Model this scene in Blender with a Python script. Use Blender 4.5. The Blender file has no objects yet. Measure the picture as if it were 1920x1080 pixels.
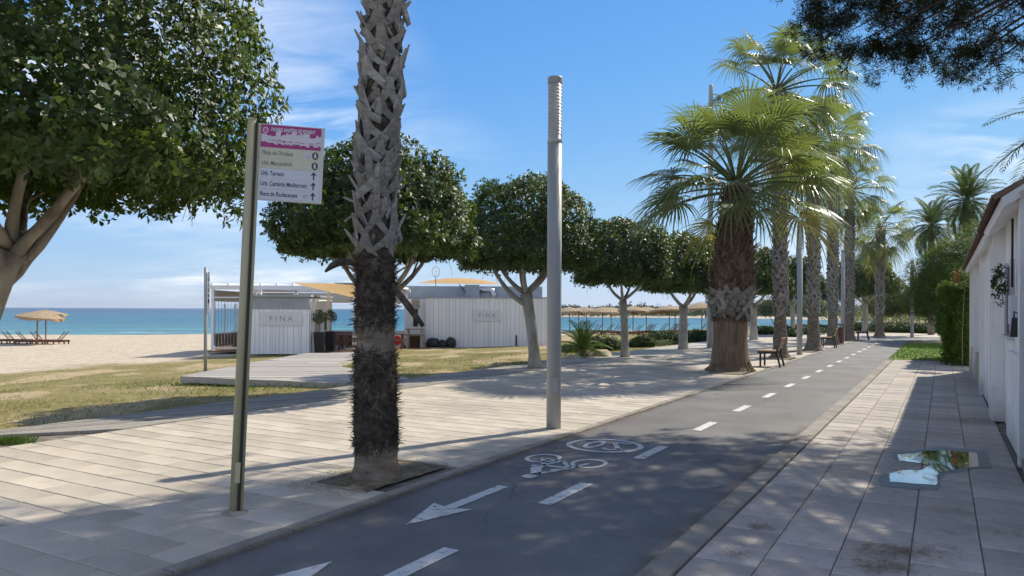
import bpy, bmesh, math, random
import numpy as np
from mathutils import Vector, Matrix, noise

R = math.radians
SC = bpy.context.scene
COL = SC.collection

# ---------------------------------------------------------------- camera
CAM_H, FPX, HOR, ROLL = 1.6, 1400.0, 580.0, R(0.25)
cd = bpy.data.cameras.new('camera')
cam = bpy.data.objects.new('camera', cd)
COL.objects.link(cam)
cam.location = (0, 0, CAM_H)
cam.rotation_euler = (R(90), -ROLL, 0)
cd.sensor_width = 36
cd.lens = FPX / 1920 * 36
cd.shift_y = (HOR - 540) / 1920
cd.clip_start, cd.clip_end = 0.05, 30000
SC.camera = cam

# ---------------------------------------------------------------- sky + sun
SUN_AZ, SUN_EL = R(50), R(44)          # azimuth from +Y towards +X
world = bpy.data.worlds.new('World'); SC.world = world; world.use_nodes = True
nt = world.node_tree; nt.nodes.clear()
def wn(t, **k):
    n = nt.nodes.new(t)
    for a, b in k.items(): setattr(n, a, b)
    return n
sky = wn('ShaderNodeTexSky', sky_type='NISHITA', sun_disc=False)
sky.sun_elevation = SUN_EL; sky.sun_rotation = SUN_AZ
sky.air_density = 0.6; sky.dust_density = 0.0; sky.ozone_density = 2.0
tc = wn('ShaderNodeTexCoord')
sep = wn('ShaderNodeSeparateXYZ'); nt.links.new(tc.outputs['Generated'], sep.inputs[0])
# project the view direction on a cloud sheet (x/z, y/z)
zc = wn('ShaderNodeMath', operation='MAXIMUM'); nt.links.new(sep.outputs[2], zc.inputs[0]); zc.inputs[1].default_value = 0.0
za = wn('ShaderNodeMath', operation='ADD'); nt.links.new(zc.outputs[0], za.inputs[0]); za.inputs[1].default_value = 0.16
dx = wn('ShaderNodeMath', operation='DIVIDE'); nt.links.new(sep.outputs[0], dx.inputs[0]); nt.links.new(za.outputs[0], dx.inputs[1])
dy = wn('ShaderNodeMath', operation='DIVIDE'); nt.links.new(sep.outputs[1], dy.inputs[0]); nt.links.new(za.outputs[0], dy.inputs[1])
cb = wn('ShaderNodeCombineXYZ'); nt.links.new(dx.outputs[0], cb.inputs[0]); nt.links.new(dy.outputs[0], cb.inputs[1])
big = wn('ShaderNodeTexNoise'); big.inputs['Scale'].default_value = 0.34; big.inputs['Detail'].default_value = 2
mp1 = wn('ShaderNodeMapping'); mp1.inputs['Location'].default_value = (7.7, 2.3, 1.2)
nt.links.new(cb.outputs[0], mp1.inputs[0]); nt.links.new(mp1.outputs[0], big.inputs['Vector'])
det = wn('ShaderNodeTexNoise'); det.inputs['Scale'].default_value = 2.3; det.inputs['Detail'].default_value = 9; det.inputs['Roughness'].default_value = 0.62
det.inputs['Distortion'].default_value = 0.5
mp2 = wn('ShaderNodeMapping'); mp2.inputs['Scale'].default_value = (0.75, 1.35, 1); mp2.inputs['Location'].default_value = (6, 2, 0)
nt.links.new(cb.outputs[0], mp2.inputs[0]); nt.links.new(mp2.outputs[0], det.inputs['Vector'])
r1 = wn('ShaderNodeMapRange'); r1.inputs[1].default_value = 0.39; r1.inputs[2].default_value = 0.58  # cloud cover widened, mostly outside the view, to add fill light in the shade
nt.links.new(big.outputs[0], r1.inputs[0])
r2 = wn('ShaderNodeMapRange'); r2.inputs[1].default_value = 0.38; r2.inputs[2].default_value = 0.74
nt.links.new(det.outputs[0], r2.inputs[0])
cm = wn('ShaderNodeMath', operation='MULTIPLY'); nt.links.new(r1.outputs[0], cm.inputs[0]); nt.links.new(r2.outputs[0], cm.inputs[1])
cm2 = wn('ShaderNodeMath', operation='MULTIPLY', use_clamp=True); nt.links.new(cm.outputs[0], cm2.inputs[0]); cm2.inputs[1].default_value = 1.0
# camera-like tone of the sky: one colour curve for the whole dome
pre = wn('ShaderNodeMixRGB', blend_type='MULTIPLY'); pre.inputs[0].default_value = 1; pre.inputs[2].default_value = (.05, .05, .05, 1)
nt.links.new(sky.outputs[0], pre.inputs[1])
cv = wn('ShaderNodeRGBCurve'); KC = .459
for ch, pts in ((0, ((.0, .0), (.138, .108), (.36, .34), (.67, .50), (1.05, .62), (2.1, 1.7))), (1, ((0, 0), (.24, .345), (.57, .60), (.9, .70), (1.2, .76), (2.1, 1.6))), (2, ((0, 0), (.46, .79), (.85, .88), (1.1, .92), (1.3, .95), (2.1, 1.5)))):
    cu = cv.mapping.curves[ch].points
    while len(cu) < len(pts): cu.new(.5, .5)
    for q, (x, y) in zip(cu, pts): q.location = (x * KC, y * KC); q.handle_type = 'AUTO_CLAMPED'
cv.mapping.update()
nt.links.new(pre.outputs[0], cv.inputs[1])
post = wn('ShaderNodeMixRGB', blend_type='MULTIPLY'); post.inputs[0].default_value = 1; post.inputs[2].default_value = (20, 20, 20, 1)
nt.links.new(cv.outputs[0], post.inputs[1])
mixc = wn('ShaderNodeMixRGB'); nt.links.new(cm2.outputs[0], mixc.inputs[0]); nt.links.new(post.outputs[0], mixc.inputs[1])
mixc.inputs[2].default_value = (13.5, 13.1, 12.5, 1)  # cloud white, set bright so the added cover lifts the fill
bg = wn('ShaderNodeBackground'); bg.inputs[1].default_value = 0.07
nt.links.new(mixc.outputs[0], bg.inputs[0])
wo = wn('ShaderNodeOutputWorld'); nt.links.new(bg.outputs[0], wo.inputs[0])

sd = bpy.data.lights.new('sun', 'SUN'); sun = bpy.data.objects.new('sun', sd); COL.objects.link(sun)
sd.energy = 3.4; sd.angle = R(0.53); sd.color = (1.0, 0.93, 0.79)
sv = Vector((math.sin(SUN_AZ) * math.cos(SUN_EL), math.cos(SUN_AZ) * math.cos(SUN_EL), math.sin(SUN_EL)))
sun.rotation_euler = sv.to_track_quat('Z', 'Y').to_euler()
sun.location = (20, 17, 30)
SC.view_settings.view_transform = 'Standard'; SC.view_settings.look = 'None'
SC.view_settings.exposure = 0.75; SC.view_settings.gamma = 1.0
SC.view_settings.use_curve_mapping = False
SC.render.engine = 'CYCLES'
SC.cycles.max_bounces = 6; SC.cycles.transparent_max_bounces = 6

# ---------------------------------------------------------------- frames
LANE = R(30)                                            # the promenade runs 30 degrees right of +Y
U = Vector((math.sin(LANE), math.cos(LANE), 0)); N = Vector((math.cos(LANE), -math.sin(LANE), 0))
def ST(s, t, z=0): return U * s + N * t + Vector((0, 0, z))
def st_of(p): return (p[0] * U.x + p[1] * U.y, p[0] * N.x + p[1] * N.y)
CR, CF, CU = Vector((math.cos(ROLL), 0, math.sin(ROLL))), Vector((0, 1, 0)), Vector((-math.sin(ROLL), 0, math.cos(ROLL)))
def ray(px, py): return CR * ((px - 960) / FPX) + CF + CU * ((HOR - py) / FPX)
def g(px, py, z=0.0):                                   # survey: where a sight line meets the level z
    d = ray(px, py); k = (z - CAM_H) / d.z
    return Vector((0, 0, CAM_H)) + d * k
def at(px, py, Y): return Vector((0, 0, CAM_H)) + ray(px, py) * Y
def proj(p):
    v = Vector(p) - Vector((0, 0, CAM_H)); k = v.dot(CF)
    if k < 0.05: return None
    return (960 + FPX * v.dot(CR) / k, HOR - FPX * v.dot(CU) / k, k)

# ---------------------------------------------------------------- mesh helpers
class MB:
    def __init__(s): s.v = []; s.f = []
    def add(s, vs, fs):
        o = len(s.v); s.v += [tuple(v) for v in vs]; s.f += [tuple(i + o for i in f) for f in fs]; return s
    def box(s, c, d, M=None, taper=1.0):
        x, y, z = d[0] / 2, d[1] / 2, d[2] / 2; vs = []
        for k, q in ((-1, 1), (1, taper)):
            for i, j in ((-1, -1), (1, -1), (1, 1), (-1, 1)):
                p = Vector((i * x * q, j * y * q, k * z))
                if M is not None: p = M @ p
                vs.append(p + Vector(c))
        return s.add(vs, [(3, 2, 1, 0), (4, 5, 6, 7), (0, 1, 5, 4), (1, 2, 6, 5), (2, 3, 7, 6), (3, 0, 4, 7)])
    def beam(s, a, b, w, h, up=(0, 0, 1)):
        a, b = Vector(a), Vector(b); d = (b - a).normalized(); up = Vector(up)
        if abs(d.dot(up)) > 0.98: up = Vector((1, 0, 0))
        x = d.cross(up).normalized(); y = x.cross(d)
        vs = [p + x * i * w / 2 + y * j * h / 2 for p in (a, b) for i, j in ((-1, -1), (1, -1), (1, 1), (-1, 1))]
        return s.add(vs, [(0, 1, 2, 3), (7, 6, 5, 4), (4, 5, 1, 0), (5, 6, 2, 1), (6, 7, 3, 2), (7, 4, 0, 3)])
    def tube(s, pts, rad, n=8, cap=True, wob=0, seed=0):
        pts = [Vector(p) for p in pts]; rnd = random.Random(seed)
        if not isinstance(rad, (list, tuple)): rad = [rad] * len(pts)
        o = len(s.v); prev = None
        for i, p in enumerate(pts):
            d = (pts[min(i + 1, len(pts) - 1)] - pts[max(i - 1, 0)]).normalized()
            if prev is None:
                up = Vector((0, 0, 1)) if abs(d.z) < 0.9 else Vector((1, 0, 0))
                x = d.cross(up).normalized()
            else:
                x = (prev - d * prev.dot(d)).normalized()
            prev = x; y = d.cross(x)
            for k in range(n):
                a = 2 * math.pi * k / n; r = rad[i] * (1 + (rnd.random() - .5) * wob)
                s.v.append(tuple(p + x * math.cos(a) * r + y * math.sin(a) * r))
        for i in range(len(pts) - 1):
            for k in range(n):
                a, b = o + i * n + k, o + i * n + (k + 1) % n
                s.f.append((a, b, b + n, a + n))
        if cap:
            s.f.append(tuple(o + k for k in reversed(range(n)))); e = o + (len(pts) - 1) * n
            s.f.append(tuple(e + k for k in range(n)))
        return s
    def lathe(s, prof, n=20, c=(0, 0, 0)):
        o = len(s.v); c = Vector(c)
        for r, z in prof:
            for k in range(n):
                a = 2 * math.pi * k / n
                s.v.append((c.x + r * math.cos(a), c.y + r * math.sin(a), c.z + z))
        for i in range(len(prof) - 1):
            for k in range(n):
                a, b = o + i * n + k, o + i * n + (k + 1) % n
                s.f.append((a, b, b + n, a + n))
        s.f.append(tuple(o + k for k in reversed(range(n)))); e = o + (len(prof) - 1) * n
        s.f.append(tuple(e + k for k in range(n)))
        return s
    def prism(s, poly, z0, z1, bottom=True):
        n = len(poly); a = sum(poly[i][0] * poly[(i + 1) % n][1] - poly[(i + 1) % n][0] * poly[i][1] for i in range(n))
        if a < 0: poly = poly[::-1]
        vs = [(p[0], p[1], z0) for p in poly] + [(p[0], p[1], z1) for p in poly]
        fs = [tuple(range(n, 2 * n))] + [(i, (i + 1) % n, n + (i + 1) % n, n + i) for i in range(n)]
        if bottom: fs.append(tuple(reversed(range(n))))
        return s.add(vs, fs)
    def mesh(s, name, m, smooth=False):
        me = bpy.data.meshes.new(name); me.from_pydata(s.v, [], s.f)
        if smooth: me.polygons.foreach_set('use_smooth', [True] * len(me.polygons))
        if m: me.materials.append(m)
        me.update(); return me
    def build(s, name, m, parent=None, smooth=False, **k): return link(name, s.mesh(name, m, smooth), parent, **k)

def link(name, data, parent=None, loc=None, rotz=None):
    o = bpy.data.objects.new(name, data); COL.objects.link(o)
    if parent: o.parent = parent
    if loc is not None: o.location = loc
    if rotz is not None: o.rotation_euler = (0, 0, rotz)
    return o
def tag(o, label, cat, group=None):
    o['label'] = label; o['category'] = cat
    if group: o['group'] = group
    return o
def struct(o, label=None):
    o['kind'] = 'structure'
    if label: o['label'] = label
    return o
def stuff(o): o['kind'] = 'stuff'; return o
def thing(name, label, cat, loc=(0, 0, 0), rotz=0, group=None):
    return tag(link(name, None, None, loc, rotz), label, cat, group)
KIDS = {}
def copy_tree(o, loc=None, rotz=None, label=None, scale=None, parent=None):
    c = o.copy(); COL.objects.link(c); c.parent = parent
    if loc is not None: c.location = loc
    if rotz is not None: c.rotation_euler = (0, 0, rotz)
    if scale is not None: c.scale = (scale,) * 3 if not isinstance(scale, tuple) else scale
    if label: c['label'] = label
    for ch in KIDS.get(o.name) or [x for x in o.children]:
        copy_tree(ch, parent=c)
    return c
def quads(name, V, m, parent=None, **k):
    """V: (n,4,3) array -> one mesh of loose quads"""
    n = len(V); me = bpy.data.meshes.new(name)
    me.vertices.add(4 * n); me.vertices.foreach_set('co', np.ascontiguousarray(V, dtype=np.float32).ravel())
    me.loops.add(4 * n); me.loops.foreach_set('vertex_index', np.arange(4 * n, dtype=np.int32))
    me.polygons.add(n); me.polygons.foreach_set('loop_start', np.arange(0, 4 * n, 4, dtype=np.int32))
    me.polygons.foreach_set('loop_total', np.full(n, 4, dtype=np.int32))
    if m: me.materials.append(m)
    me.update(calc_edges=True); me.validate()
    return link(name, me, parent, **k) if k.get('loc') is not None or parent is not None or True else me
def nrm(a): return a / np.maximum(np.linalg.norm(a, axis=-1, keepdims=True), 1e-9)
def leaf_quads(P, D, Nn, L, Wd, fold=0.25):
    """rhombic folded leaves: base P, direction D, face normal Nn"""
    D = nrm(D); S = nrm(np.cross(D, Nn)); Nn = np.cross(S, D)
    L = L[:, None]; Wd = Wd[:, None]
    mid = P + D * L * 0.5 + Nn * Wd * fold
    return np.stack([P, mid + S * Wd * 0.5, P + D * L, mid - S * Wd * 0.5], axis=1)

# ---------------------------------------------------------------- materials
MATS = {}
def pm(name, cols, scale=6, rough=.75, bump=0, bscale=None, stretch=(1, 1, 1), spec=.3, rand=0, island=0, metal=0,
       transl=None, tw=.3, coord='Object', detail=5, lo=.32, hi=.68, coat=0, bdist=.02):
    m = bpy.data.materials.new(name); m.use_nodes = True; t = m.node_tree; b = t.nodes['Principled BSDF']
    out = t.nodes['Material Output']
    def n(ty, **k):
        x = t.nodes.new(ty)
        for a, v in k.items(): setattr(x, a, v)
        return x
    lk = t.links.new
    tcn = n('ShaderNodeTexCoord'); mp = n('ShaderNodeMapping'); mp.inputs['Scale'].default_value = stretch
    lk(tcn.outputs[coord], mp.inputs[0])
    nz = n('ShaderNodeTexNoise'); nz.inputs['Scale'].default_value = scale; nz.inputs['Detail'].default_value = detail
    nz.inputs['Roughness'].default_value = .6
    lk(mp.outputs[0], nz.inputs['Vector'])
    rp = n('ShaderNodeValToRGB'); e = rp.color_ramp.elements
    k = len(cols)
    while len(e) < max(k, 2): e.new(.5)
    for i in range(len(e)):
        e[i].position = lo + (hi - lo) * i / max(len(e) - 1, 1); c = cols[min(i, k - 1)]; e[i].color = (*c, 1)
    lk(nz.outputs[0], rp.inputs[0]); colout = rp.outputs[0]
    if rand or island:
        src = None
        if rand: oi = n('ShaderNodeObjectInfo'); src = oi.outputs['Random']; amp = rand
        if island:
            ge = n('ShaderNodeNewGeometry')
            if src is not None:
                ad = n('ShaderNodeMath', operation='ADD'); lk(src, ad.inputs[0]); lk(ge.outputs['Random Per Island'], ad.inputs[1])
                fr = n('ShaderNodeMath', operation='FRACT'); lk(ad.outputs[0], fr.inputs[0]); src = fr.outputs[0]
            else: src = ge.outputs['Random Per Island']; amp = island
        mr = n('ShaderNodeMapRange'); mr.inputs[3].default_value = 1 - amp; mr.inputs[4].default_value = 1 + amp
        lk(src, mr.inputs[0])
        hs = n('ShaderNodeHueSaturation'); lk(mr.outputs[0], hs.inputs['Value']); lk(colout, hs.inputs['Color']); colout = hs.outputs[0]
    lk(colout, b.inputs['Base Color'])
    b.inputs['Roughness'].default_value = rough; b.inputs['Specular IOR Level'].default_value = spec; b.inputs['Metallic'].default_value = metal
    if coat: b.inputs['Coat Weight'].default_value = coat; b.inputs['Coat Roughness'].default_value = .15
    if bump:
        nb = n('ShaderNodeTexNoise'); nb.inputs['Scale'].default_value = bscale or scale * 4; nb.inputs['Detail'].default_value = 6
        lk(mp.outputs[0], nb.inputs['Vector'])
        bp = n('ShaderNodeBump'); bp.inputs['Strength'].default_value = bump; bp.inputs['Distance'].default_value = bdist
        lk(nb.outputs[0], bp.inputs['Height']); lk(bp.outputs[0], b.inputs['Normal'])
    if transl:
        tr = n('ShaderNodeBsdfTranslucent'); tr.inputs[0].default_value = (*transl, 1)
        mx = n('ShaderNodeMixShader'); mx.inputs[0].default_value = tw
        lk(b.outputs[0], mx.inputs[1]); lk(tr.outputs[0], mx.inputs[2]); lk(mx.outputs[0], out.inputs[0])
    MATS[name] = m
    return m
def nodes_of(m):
    t = m.node_tree
    return t, t.nodes['Principled BSDF']
# ================================================================ materials
M_asph = pm('asphalt', [(.12, .116, .112), (.16, .154, .149), (.205, .196, .187)], .9, .62, .35, 160, spec=.3, detail=9, bdist=.008)
M_tile = pm('promenade_paver', [(.45, .392, .318), (.53, .466, .38), (.59, .52, .428)], 1.3, .85, .25, 60, rand=.13, island=.13, spec=.3, coord='Object')
M_tileg = pm('promenade_band_paver', [(.33, .305, .275), (.40, .37, .33)], 1.3, .85, .25, 60, rand=.05, island=.05, spec=.2)
M_slab = pm('pavement_slab', [(.36, .317, .28), (.46, .408, .36), (.52, .463, .408)], 1.1, .85, .3, 50, rand=.15, island=.15, spec=.25, detail=8)
M_joint = pm('joint_mortar', [(.12, .105, .085), (.27, .24, .20)], 7, .95)
M_kerb = pm('kerb_stone', [(.25, .225, .195), (.35, .32, .28)], 3, .85, .3, 60, rand=.09, spec=.2)
M_soil = pm('bare_soil', [(.13, .10, .07), (.21, .165, .115), (.29, .24, .17)], 9, .95, .8, 40)
M_paint = pm('road_paint', [(.17, .165, .16), (.54, .535, .52), (.64, .635, .62)], 14, .75, .2, 90, detail=12, lo=.33, hi=.50)
M_wood = pm('weathered_plank', [(.22, .20, .175), (.34, .31, .275), (.42, .385, .34)], 3, .85, .5, 20, stretch=(14, 1, 6), rand=.13)
M_deck = pm('deck_plank', [(.36, .325, .28), (.50, .455, .395)], 3, .8, .3, 20, stretch=(1, 12, 6), rand=.08)
M_white = pm('white_render', [(.76, .755, .74), (.85, .845, .83), (.88, .875, .86)], 1.6, .85, .25, 55, spec=.2, detail=9)
M_plinth = pm('plinth_stone', [(.36, .31, .24), (.5, .44, .35)], 4, .85, .3, 30)
M_rtile = pm('roof_tile', [(.10, .055, .042), (.17, .10, .075), (.24, .15, .115)], 5, .85, .4, 30, rand=.2)
M_steel = pm('brushed_steel', [(.42, .365, .215), (.50, .44, .27)], 4, .38, metal=0, stretch=(1, 1, .05), spec=.5)
M_dark = pm('dark_metal', [(.025, .025, .027), (.04, .04, .042)], 8, .5)
M_galv = pm('painted_lamp_grey', [(.32, .335, .335), (.40, .415, .415)], 2.5, .45, .05, 30, spec=.5, stretch=(1, 1, .25))
M_lens = pm('lamp_diffuser', [(.45, .44, .42), (.58, .57, .55)], 5, .35, spec=.5)
M_pwhite = pm('painted_board_white', [(.80, .80, .80), (.86, .86, .86)], 4, .6, .1, 12, stretch=(6, 6, .4), rand=.05)
M_pgrey = pm('painted_grey', [(.27, .30, .33), (.34, .37, .40)], 3, .6)
M_sail = pm('sail_fabric', [(.62, .40, .17), (.70, .47, .22)], 3, .8, transl=(.8, .5, .2), tw=.35)
M_thatch = pm('thatch', [(.22, .15, .09), (.36, .27, .17), (.46, .36, .24)], 7, .95, .8, 25, stretch=(1, 1, 5))
M_rwood = pm('red_brown_wood', [(.12, .045, .028), (.20, .085, .055)], 6, .6, rand=.25)
M_bwood = pm('bench_wood', [(.26, .15, .075), (.36, .23, .125)], 4, .55, .2, 20, stretch=(1, 8, 8), rand=.12)
M_bark = pm('ficus_bark', [(.15, .12, .085), (.27, .23, .18), (.34, .30, .24)], 5, .9, .7, 14, stretch=(1, 1, .4))
M_barkpale = pm('ficus_bark_pale', [(.27, .245, .20), (.38, .35, .30), (.45, .42, .37)], 4, .9, .5, 14, stretch=(1, 1, .4))
M_leaf = pm('ficus_leaf', [(.021, .043, .011), (.042, .076, .016), (.095, .14, .028)], 1.6, .46, spec=.42, island=.42, transl=(.20, .30, .03), tw=.22)
M_ptrunk = pm('palm_bark', [(.10, .075, .055), (.20, .16, .12), (.28, .235, .185)], 5, .95, .9, 14, stretch=(1, 1, 2.5))
M_ptrunk2 = pm('palm_bark_fibrous', [(.13, .085, .055), (.22, .155, .105), (.29, .215, .15)], 6, .95, 1.0, 12, stretch=(4, 4, .35))
M_boot = pm('leaf_base_grey', [(.17, .155, .14), (.29, .27, .245), (.38, .355, .325)], 9, .9, .6, 30, rand=.25, island=.25, stretch=(1, 1, 3))
M_bootb = pm('leaf_base_brown', [(.075, .045, .033), (.14, .09, .064), (.23, .165, .12)], 7, .9, .6, 25, rand=.3, island=.3)
M_fibre = pm('palm_fibre', [(.035, .027, .021), (.075, .058, .045), (.13, .105, .08)], 14, .95, 1.0, 30, island=.4)
M_frond = pm('fan_frond', [(.06, .082, .035), (.095, .12, .055), (.14, .165, .08)], 2.4, .36, spec=.6, rand=.2, transl=(.30, .37, .07), tw=.33)
M_frondy = pm('fan_frond_yellowing', [(.16, .16, .03), (.24, .22, .045)], 3, .5, rand=.2, transl=(.5, .42, .05), tw=.4)
M_petiole = pm('petiole', [(.15, .17, .05), (.24, .24, .09)], 6, .5)
M_needle = pm('pine_needle', [(.012, .022, .009), (.022, .036, .013)], 2, .6, island=.35, transl=(.04, .06, .015), tw=.12)
M_pinebark = pm('pine_bark', [(.05, .035, .026), (.11, .08, .06)], 8, .95, .8, 20)
M_hedge = pm('cypress_hedge', [(.05, .095, .015), (.09, .155, .025), (.14, .21, .035)], 2.2, .7, island=.35, transl=(.16, .25, .03), tw=.2, stretch=(1, 1, .3))
M_shrub = pm('shrub_leaf', [(.02, .042, .014), (.035, .065, .018), (.06, .095, .028)], 2, .55, island=.35, transl=(.10, .16, .02), tw=.2)
M_olive = pm('olive_leaf', [(.06, .082, .028), (.10, .125, .045), (.15, .175, .07)], 1.2, .6, island=.3, transl=(.2, .24, .05), tw=.25)
M_lime = pm('light_pine_leaf', [(.035, .07, .012), (.07, .12, .02), (.11, .165, .03)], 1, .6, island=.3, transl=(.2, .3, .03), tw=.25)
M_grassb = pm('dry_grass_blade', [(.19, .17, .055), (.30, .25, .10), (.38, .32, .16)], .5, .8, island=.3, transl=(.3, .3, .08), tw=.25)
M_lawn = pm('lawn', [(.12, .20, .02), (.16, .25, .03), (.20, .29, .045)], 4, .85, .8, 60)
M_litter = pm('dry_litter', [(.13, .085, .045), (.26, .18, .10), (.36, .27, .16)], 30, .9, island=.4)
M_black = pm('black_plastic', [(.012, .012, .014), (.025, .025, .028)], 6, .45)
M_rock = pm('boulder', [(.32, .27, .20), (.48, .41, .32)], 3, .9, .6, 12)
M_path = pm('concrete_path', [(.36, .335, .30), (.45, .42, .375)], .8, .9, .2, 40)
M_glass = None

def flat(name, c, rough=.6, spec=.3):
    return pm(name, [c, tuple(min(1, x * 1.08) for x in c)], 8, rough, spec=spec)

# ASPHALT WEAR: aggregate, hairline cracks, reddish edges; chipped paint; grime at the foot of the walls
def tweak(m, fn):
    t = m.node_tree; b = t.nodes['Principled BSDF']; src = b.inputs['Base Color'].links[0].from_socket
    tcn = [n for n in t.nodes if n.type == 'TEX_COORD'][0].outputs['Object']
    new = fn(t, src, tcn); t.links.new(new, b.inputs['Base Color'])
def N_(t, ty, **k):
    x = t.nodes.new(ty)
    for a, v in k.items(): setattr(x, a, v)
    return x
def mr_(t, s, a, b, c=0., d=1.):
    m = N_(t, 'ShaderNodeMapRange'); t.links.new(s, m.inputs[0])
    for i, v in ((1, a), (2, b), (3, c), (4, d)): m.inputs[i].default_value = v
    return m.outputs[0]
def mx_(t, f, a, c):
    m = N_(t, 'ShaderNodeMixRGB'); t.links.new(f, m.inputs[0]); t.links.new(a, m.inputs[1]); m.inputs[2].default_value = (*c, 1); return m.outputs[0]
def nz_(t, v, sc, det=5):
    n = N_(t, 'ShaderNodeTexNoise'); n.inputs['Scale'].default_value = sc; n.inputs['Detail'].default_value = det; t.links.new(v, n.inputs['Vector']); return n.outputs[0]
def asph(t, src, tc):
    c = mx_(t, mr_(t, nz_(t, tc, 130, 3), .60, .72, 0, .45), src, (.36, .34, .31))
    c = mx_(t, mr_(t, nz_(t, tc, 75, 3), .62, .74, 0, .5), c, (.05, .05, .052))
    c = mx_(t, mr_(t, nz_(t, tc, .35, 4), .48, .70, 0, .45), c, (.17, .125, .11))
    vo = N_(t, 'ShaderNodeTexVoronoi', feature='DISTANCE_TO_EDGE'); vo.inputs['Scale'].default_value = .55
    ad = N_(t, 'ShaderNodeMixRGB', blend_type='ADD'); ad.inputs[0].default_value = .35; t.links.new(tc, ad.inputs[1]); nn_ = N_(t, 'ShaderNodeTexNoise'); nn_.inputs['Scale'].default_value = 2.2; t.links.new(tc, nn_.inputs['Vector']); t.links.new(nn_.outputs[1], ad.inputs[2])
    t.links.new(ad.outputs[0], vo.inputs['Vector'])
    cr = N_(t, 'ShaderNodeMath', operation='MULTIPLY'); t.links.new(mr_(t, vo.outputs['Distance'], .0, .007, .75, 0), cr.inputs[0]); t.links.new(mr_(t, nz_(t, tc, .4, 2), .45, .6), cr.inputs[1])
    return mx_(t, cr.outputs[0], c, (.05, .048, .045))
tweak(M_asph, asph)
def grime(t, src, tc):
    ge = N_(t, 'ShaderNodeNewGeometry'); sx_ = N_(t, 'ShaderNodeSeparateXYZ'); t.links.new(ge.outputs['Position'], sx_.inputs[0])
    lv = N_(t, 'ShaderNodeMath', operation='SUBTRACT'); t.links.new(sx_.outputs[2], lv.inputs[0])
    q = N_(t, 'ShaderNodeMath', operation='MULTIPLY'); t.links.new(nz_(t, tc, 3.5, 7), q.inputs[0]); q.inputs[1].default_value = .9; t.links.new(q.outputs[0], lv.inputs[1])
    c = mx_(t, mr_(t, lv.outputs[0], -.45, .05, .55, 0), src, (.40, .37, .32))
    mp = N_(t, 'ShaderNodeMapping'); mp.inputs['Scale'].default_value = (5, 5, .35); t.links.new(tc, mp.inputs[0])
    return mx_(t, mr_(t, nz_(t, mp.outputs[0], 1.6, 7), .55, .75, 0, .30), c, (.52, .50, .46))
tweak(M_white, grime)
def spots(t, src, tc):
    c = mx_(t, mr_(t, nz_(t, tc, 3.0, 8), .56, .72, 0, .5), src, (.20, .18, .16)); return mx_(t, mr_(t, nz_(t, tc, 38, 4), .64, .72, 0, .55), c, (.16, .145, .125))
tweak(M_slab, spots); 
def stains(t, src, tc):
    ge = N_(t, 'ShaderNodeNewGeometry').outputs['Position']
    c = mx_(t, mr_(t, nz_(t, tc, 30, 4), .64, .74, 0, .4), src, (.26, .23, .19))
    c = mx_(t, mr_(t, nz_(t, ge, .55, 7), .50, .74, 0, .55), c, (.33, .29, .245))
    return mx_(t, mr_(t, nz_(t, ge, 2.3, 8), .60, .76, 0, .45), c, (.25, .225, .195))
tweak(M_tile, stains)
# ================================================================ terrain + sea
SHORE = [(-6000, -600), (-300, 40), (-120, 66), (-52, 77), (-10, 88), (18, 98), (45, 114), (76, 148), (98, 200), (100, 250), (78, 282), (35, 292),
         (8, 300), (-3, 330), (6, 500), (150, 2400), (420, 7000), (600, 14000), (-14000, 14000), (-14000, -600)]
def shore_dist(P):
    """signed distance to the waterline, positive inland"""
    P = np.asarray(P, float); best = np.full(len(P), 1e9); inside = np.zeros(len(P), bool)
    n = len(SHORE)
    for i in range(n):
        a = np.array(SHORE[i], float); b = np.array(SHORE[(i + 1) % n], float); d = b - a
        k = np.clip(((P - a) @ d) / (d @ d), 0, 1); q = a + k[:, None] * d
        best = np.minimum(best, np.hypot(*(P - q).T))
        c = ((a[1] > P[:, 1]) != (b[1] > P[:, 1]))
        with np.errstate(divide='ignore', invalid='ignore'):
            xi = (b[0] - a[0]) * (P[:, 1] - a[1]) / (b[1] - a[1]) + a[0]
        inside ^= c & (P[:, 0] < xi)
    return np.where(inside, -best, best)
SEA_Z = -1.4
def sm(x): x = np.clip(x, 0, 1); return x * x * (3 - 2 * x)
def height(P):
    P = np.atleast_2d(np.asarray(P, float)); t = P[:, 0] * N.x + P[:, 1] * N.y
    w = shore_dist(P)
    z = -0.045 - 0.10 * sm((-t - 10.3) / 1.5) - 0.42 * sm((-t - 11) / 14) - 0.45 * np.clip((-t - 25) / 30, 0, 1)
    lump = np.array([noise.noise(Vector((x * .35, y * .35, 3.3))) + .5 * noise.noise(Vector((x * 1.1, y * 1.1, 8))) for x, y in P])
    z += lump * .045 * sm((-t - 10.9) / 3)
    far = np.clip((np.hypot(*P.T) - 300) / 500, 0, 1)
    z = np.minimum(z, SEA_Z + np.where(w > 0, .055 * w, .06 * w))
    z = np.where(w > 30, np.maximum(z, -1.2), z)
    return np.maximum(z, -5) + 0 * far
def hz(p): return float(height([(p[0], p[1])])[0])

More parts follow.
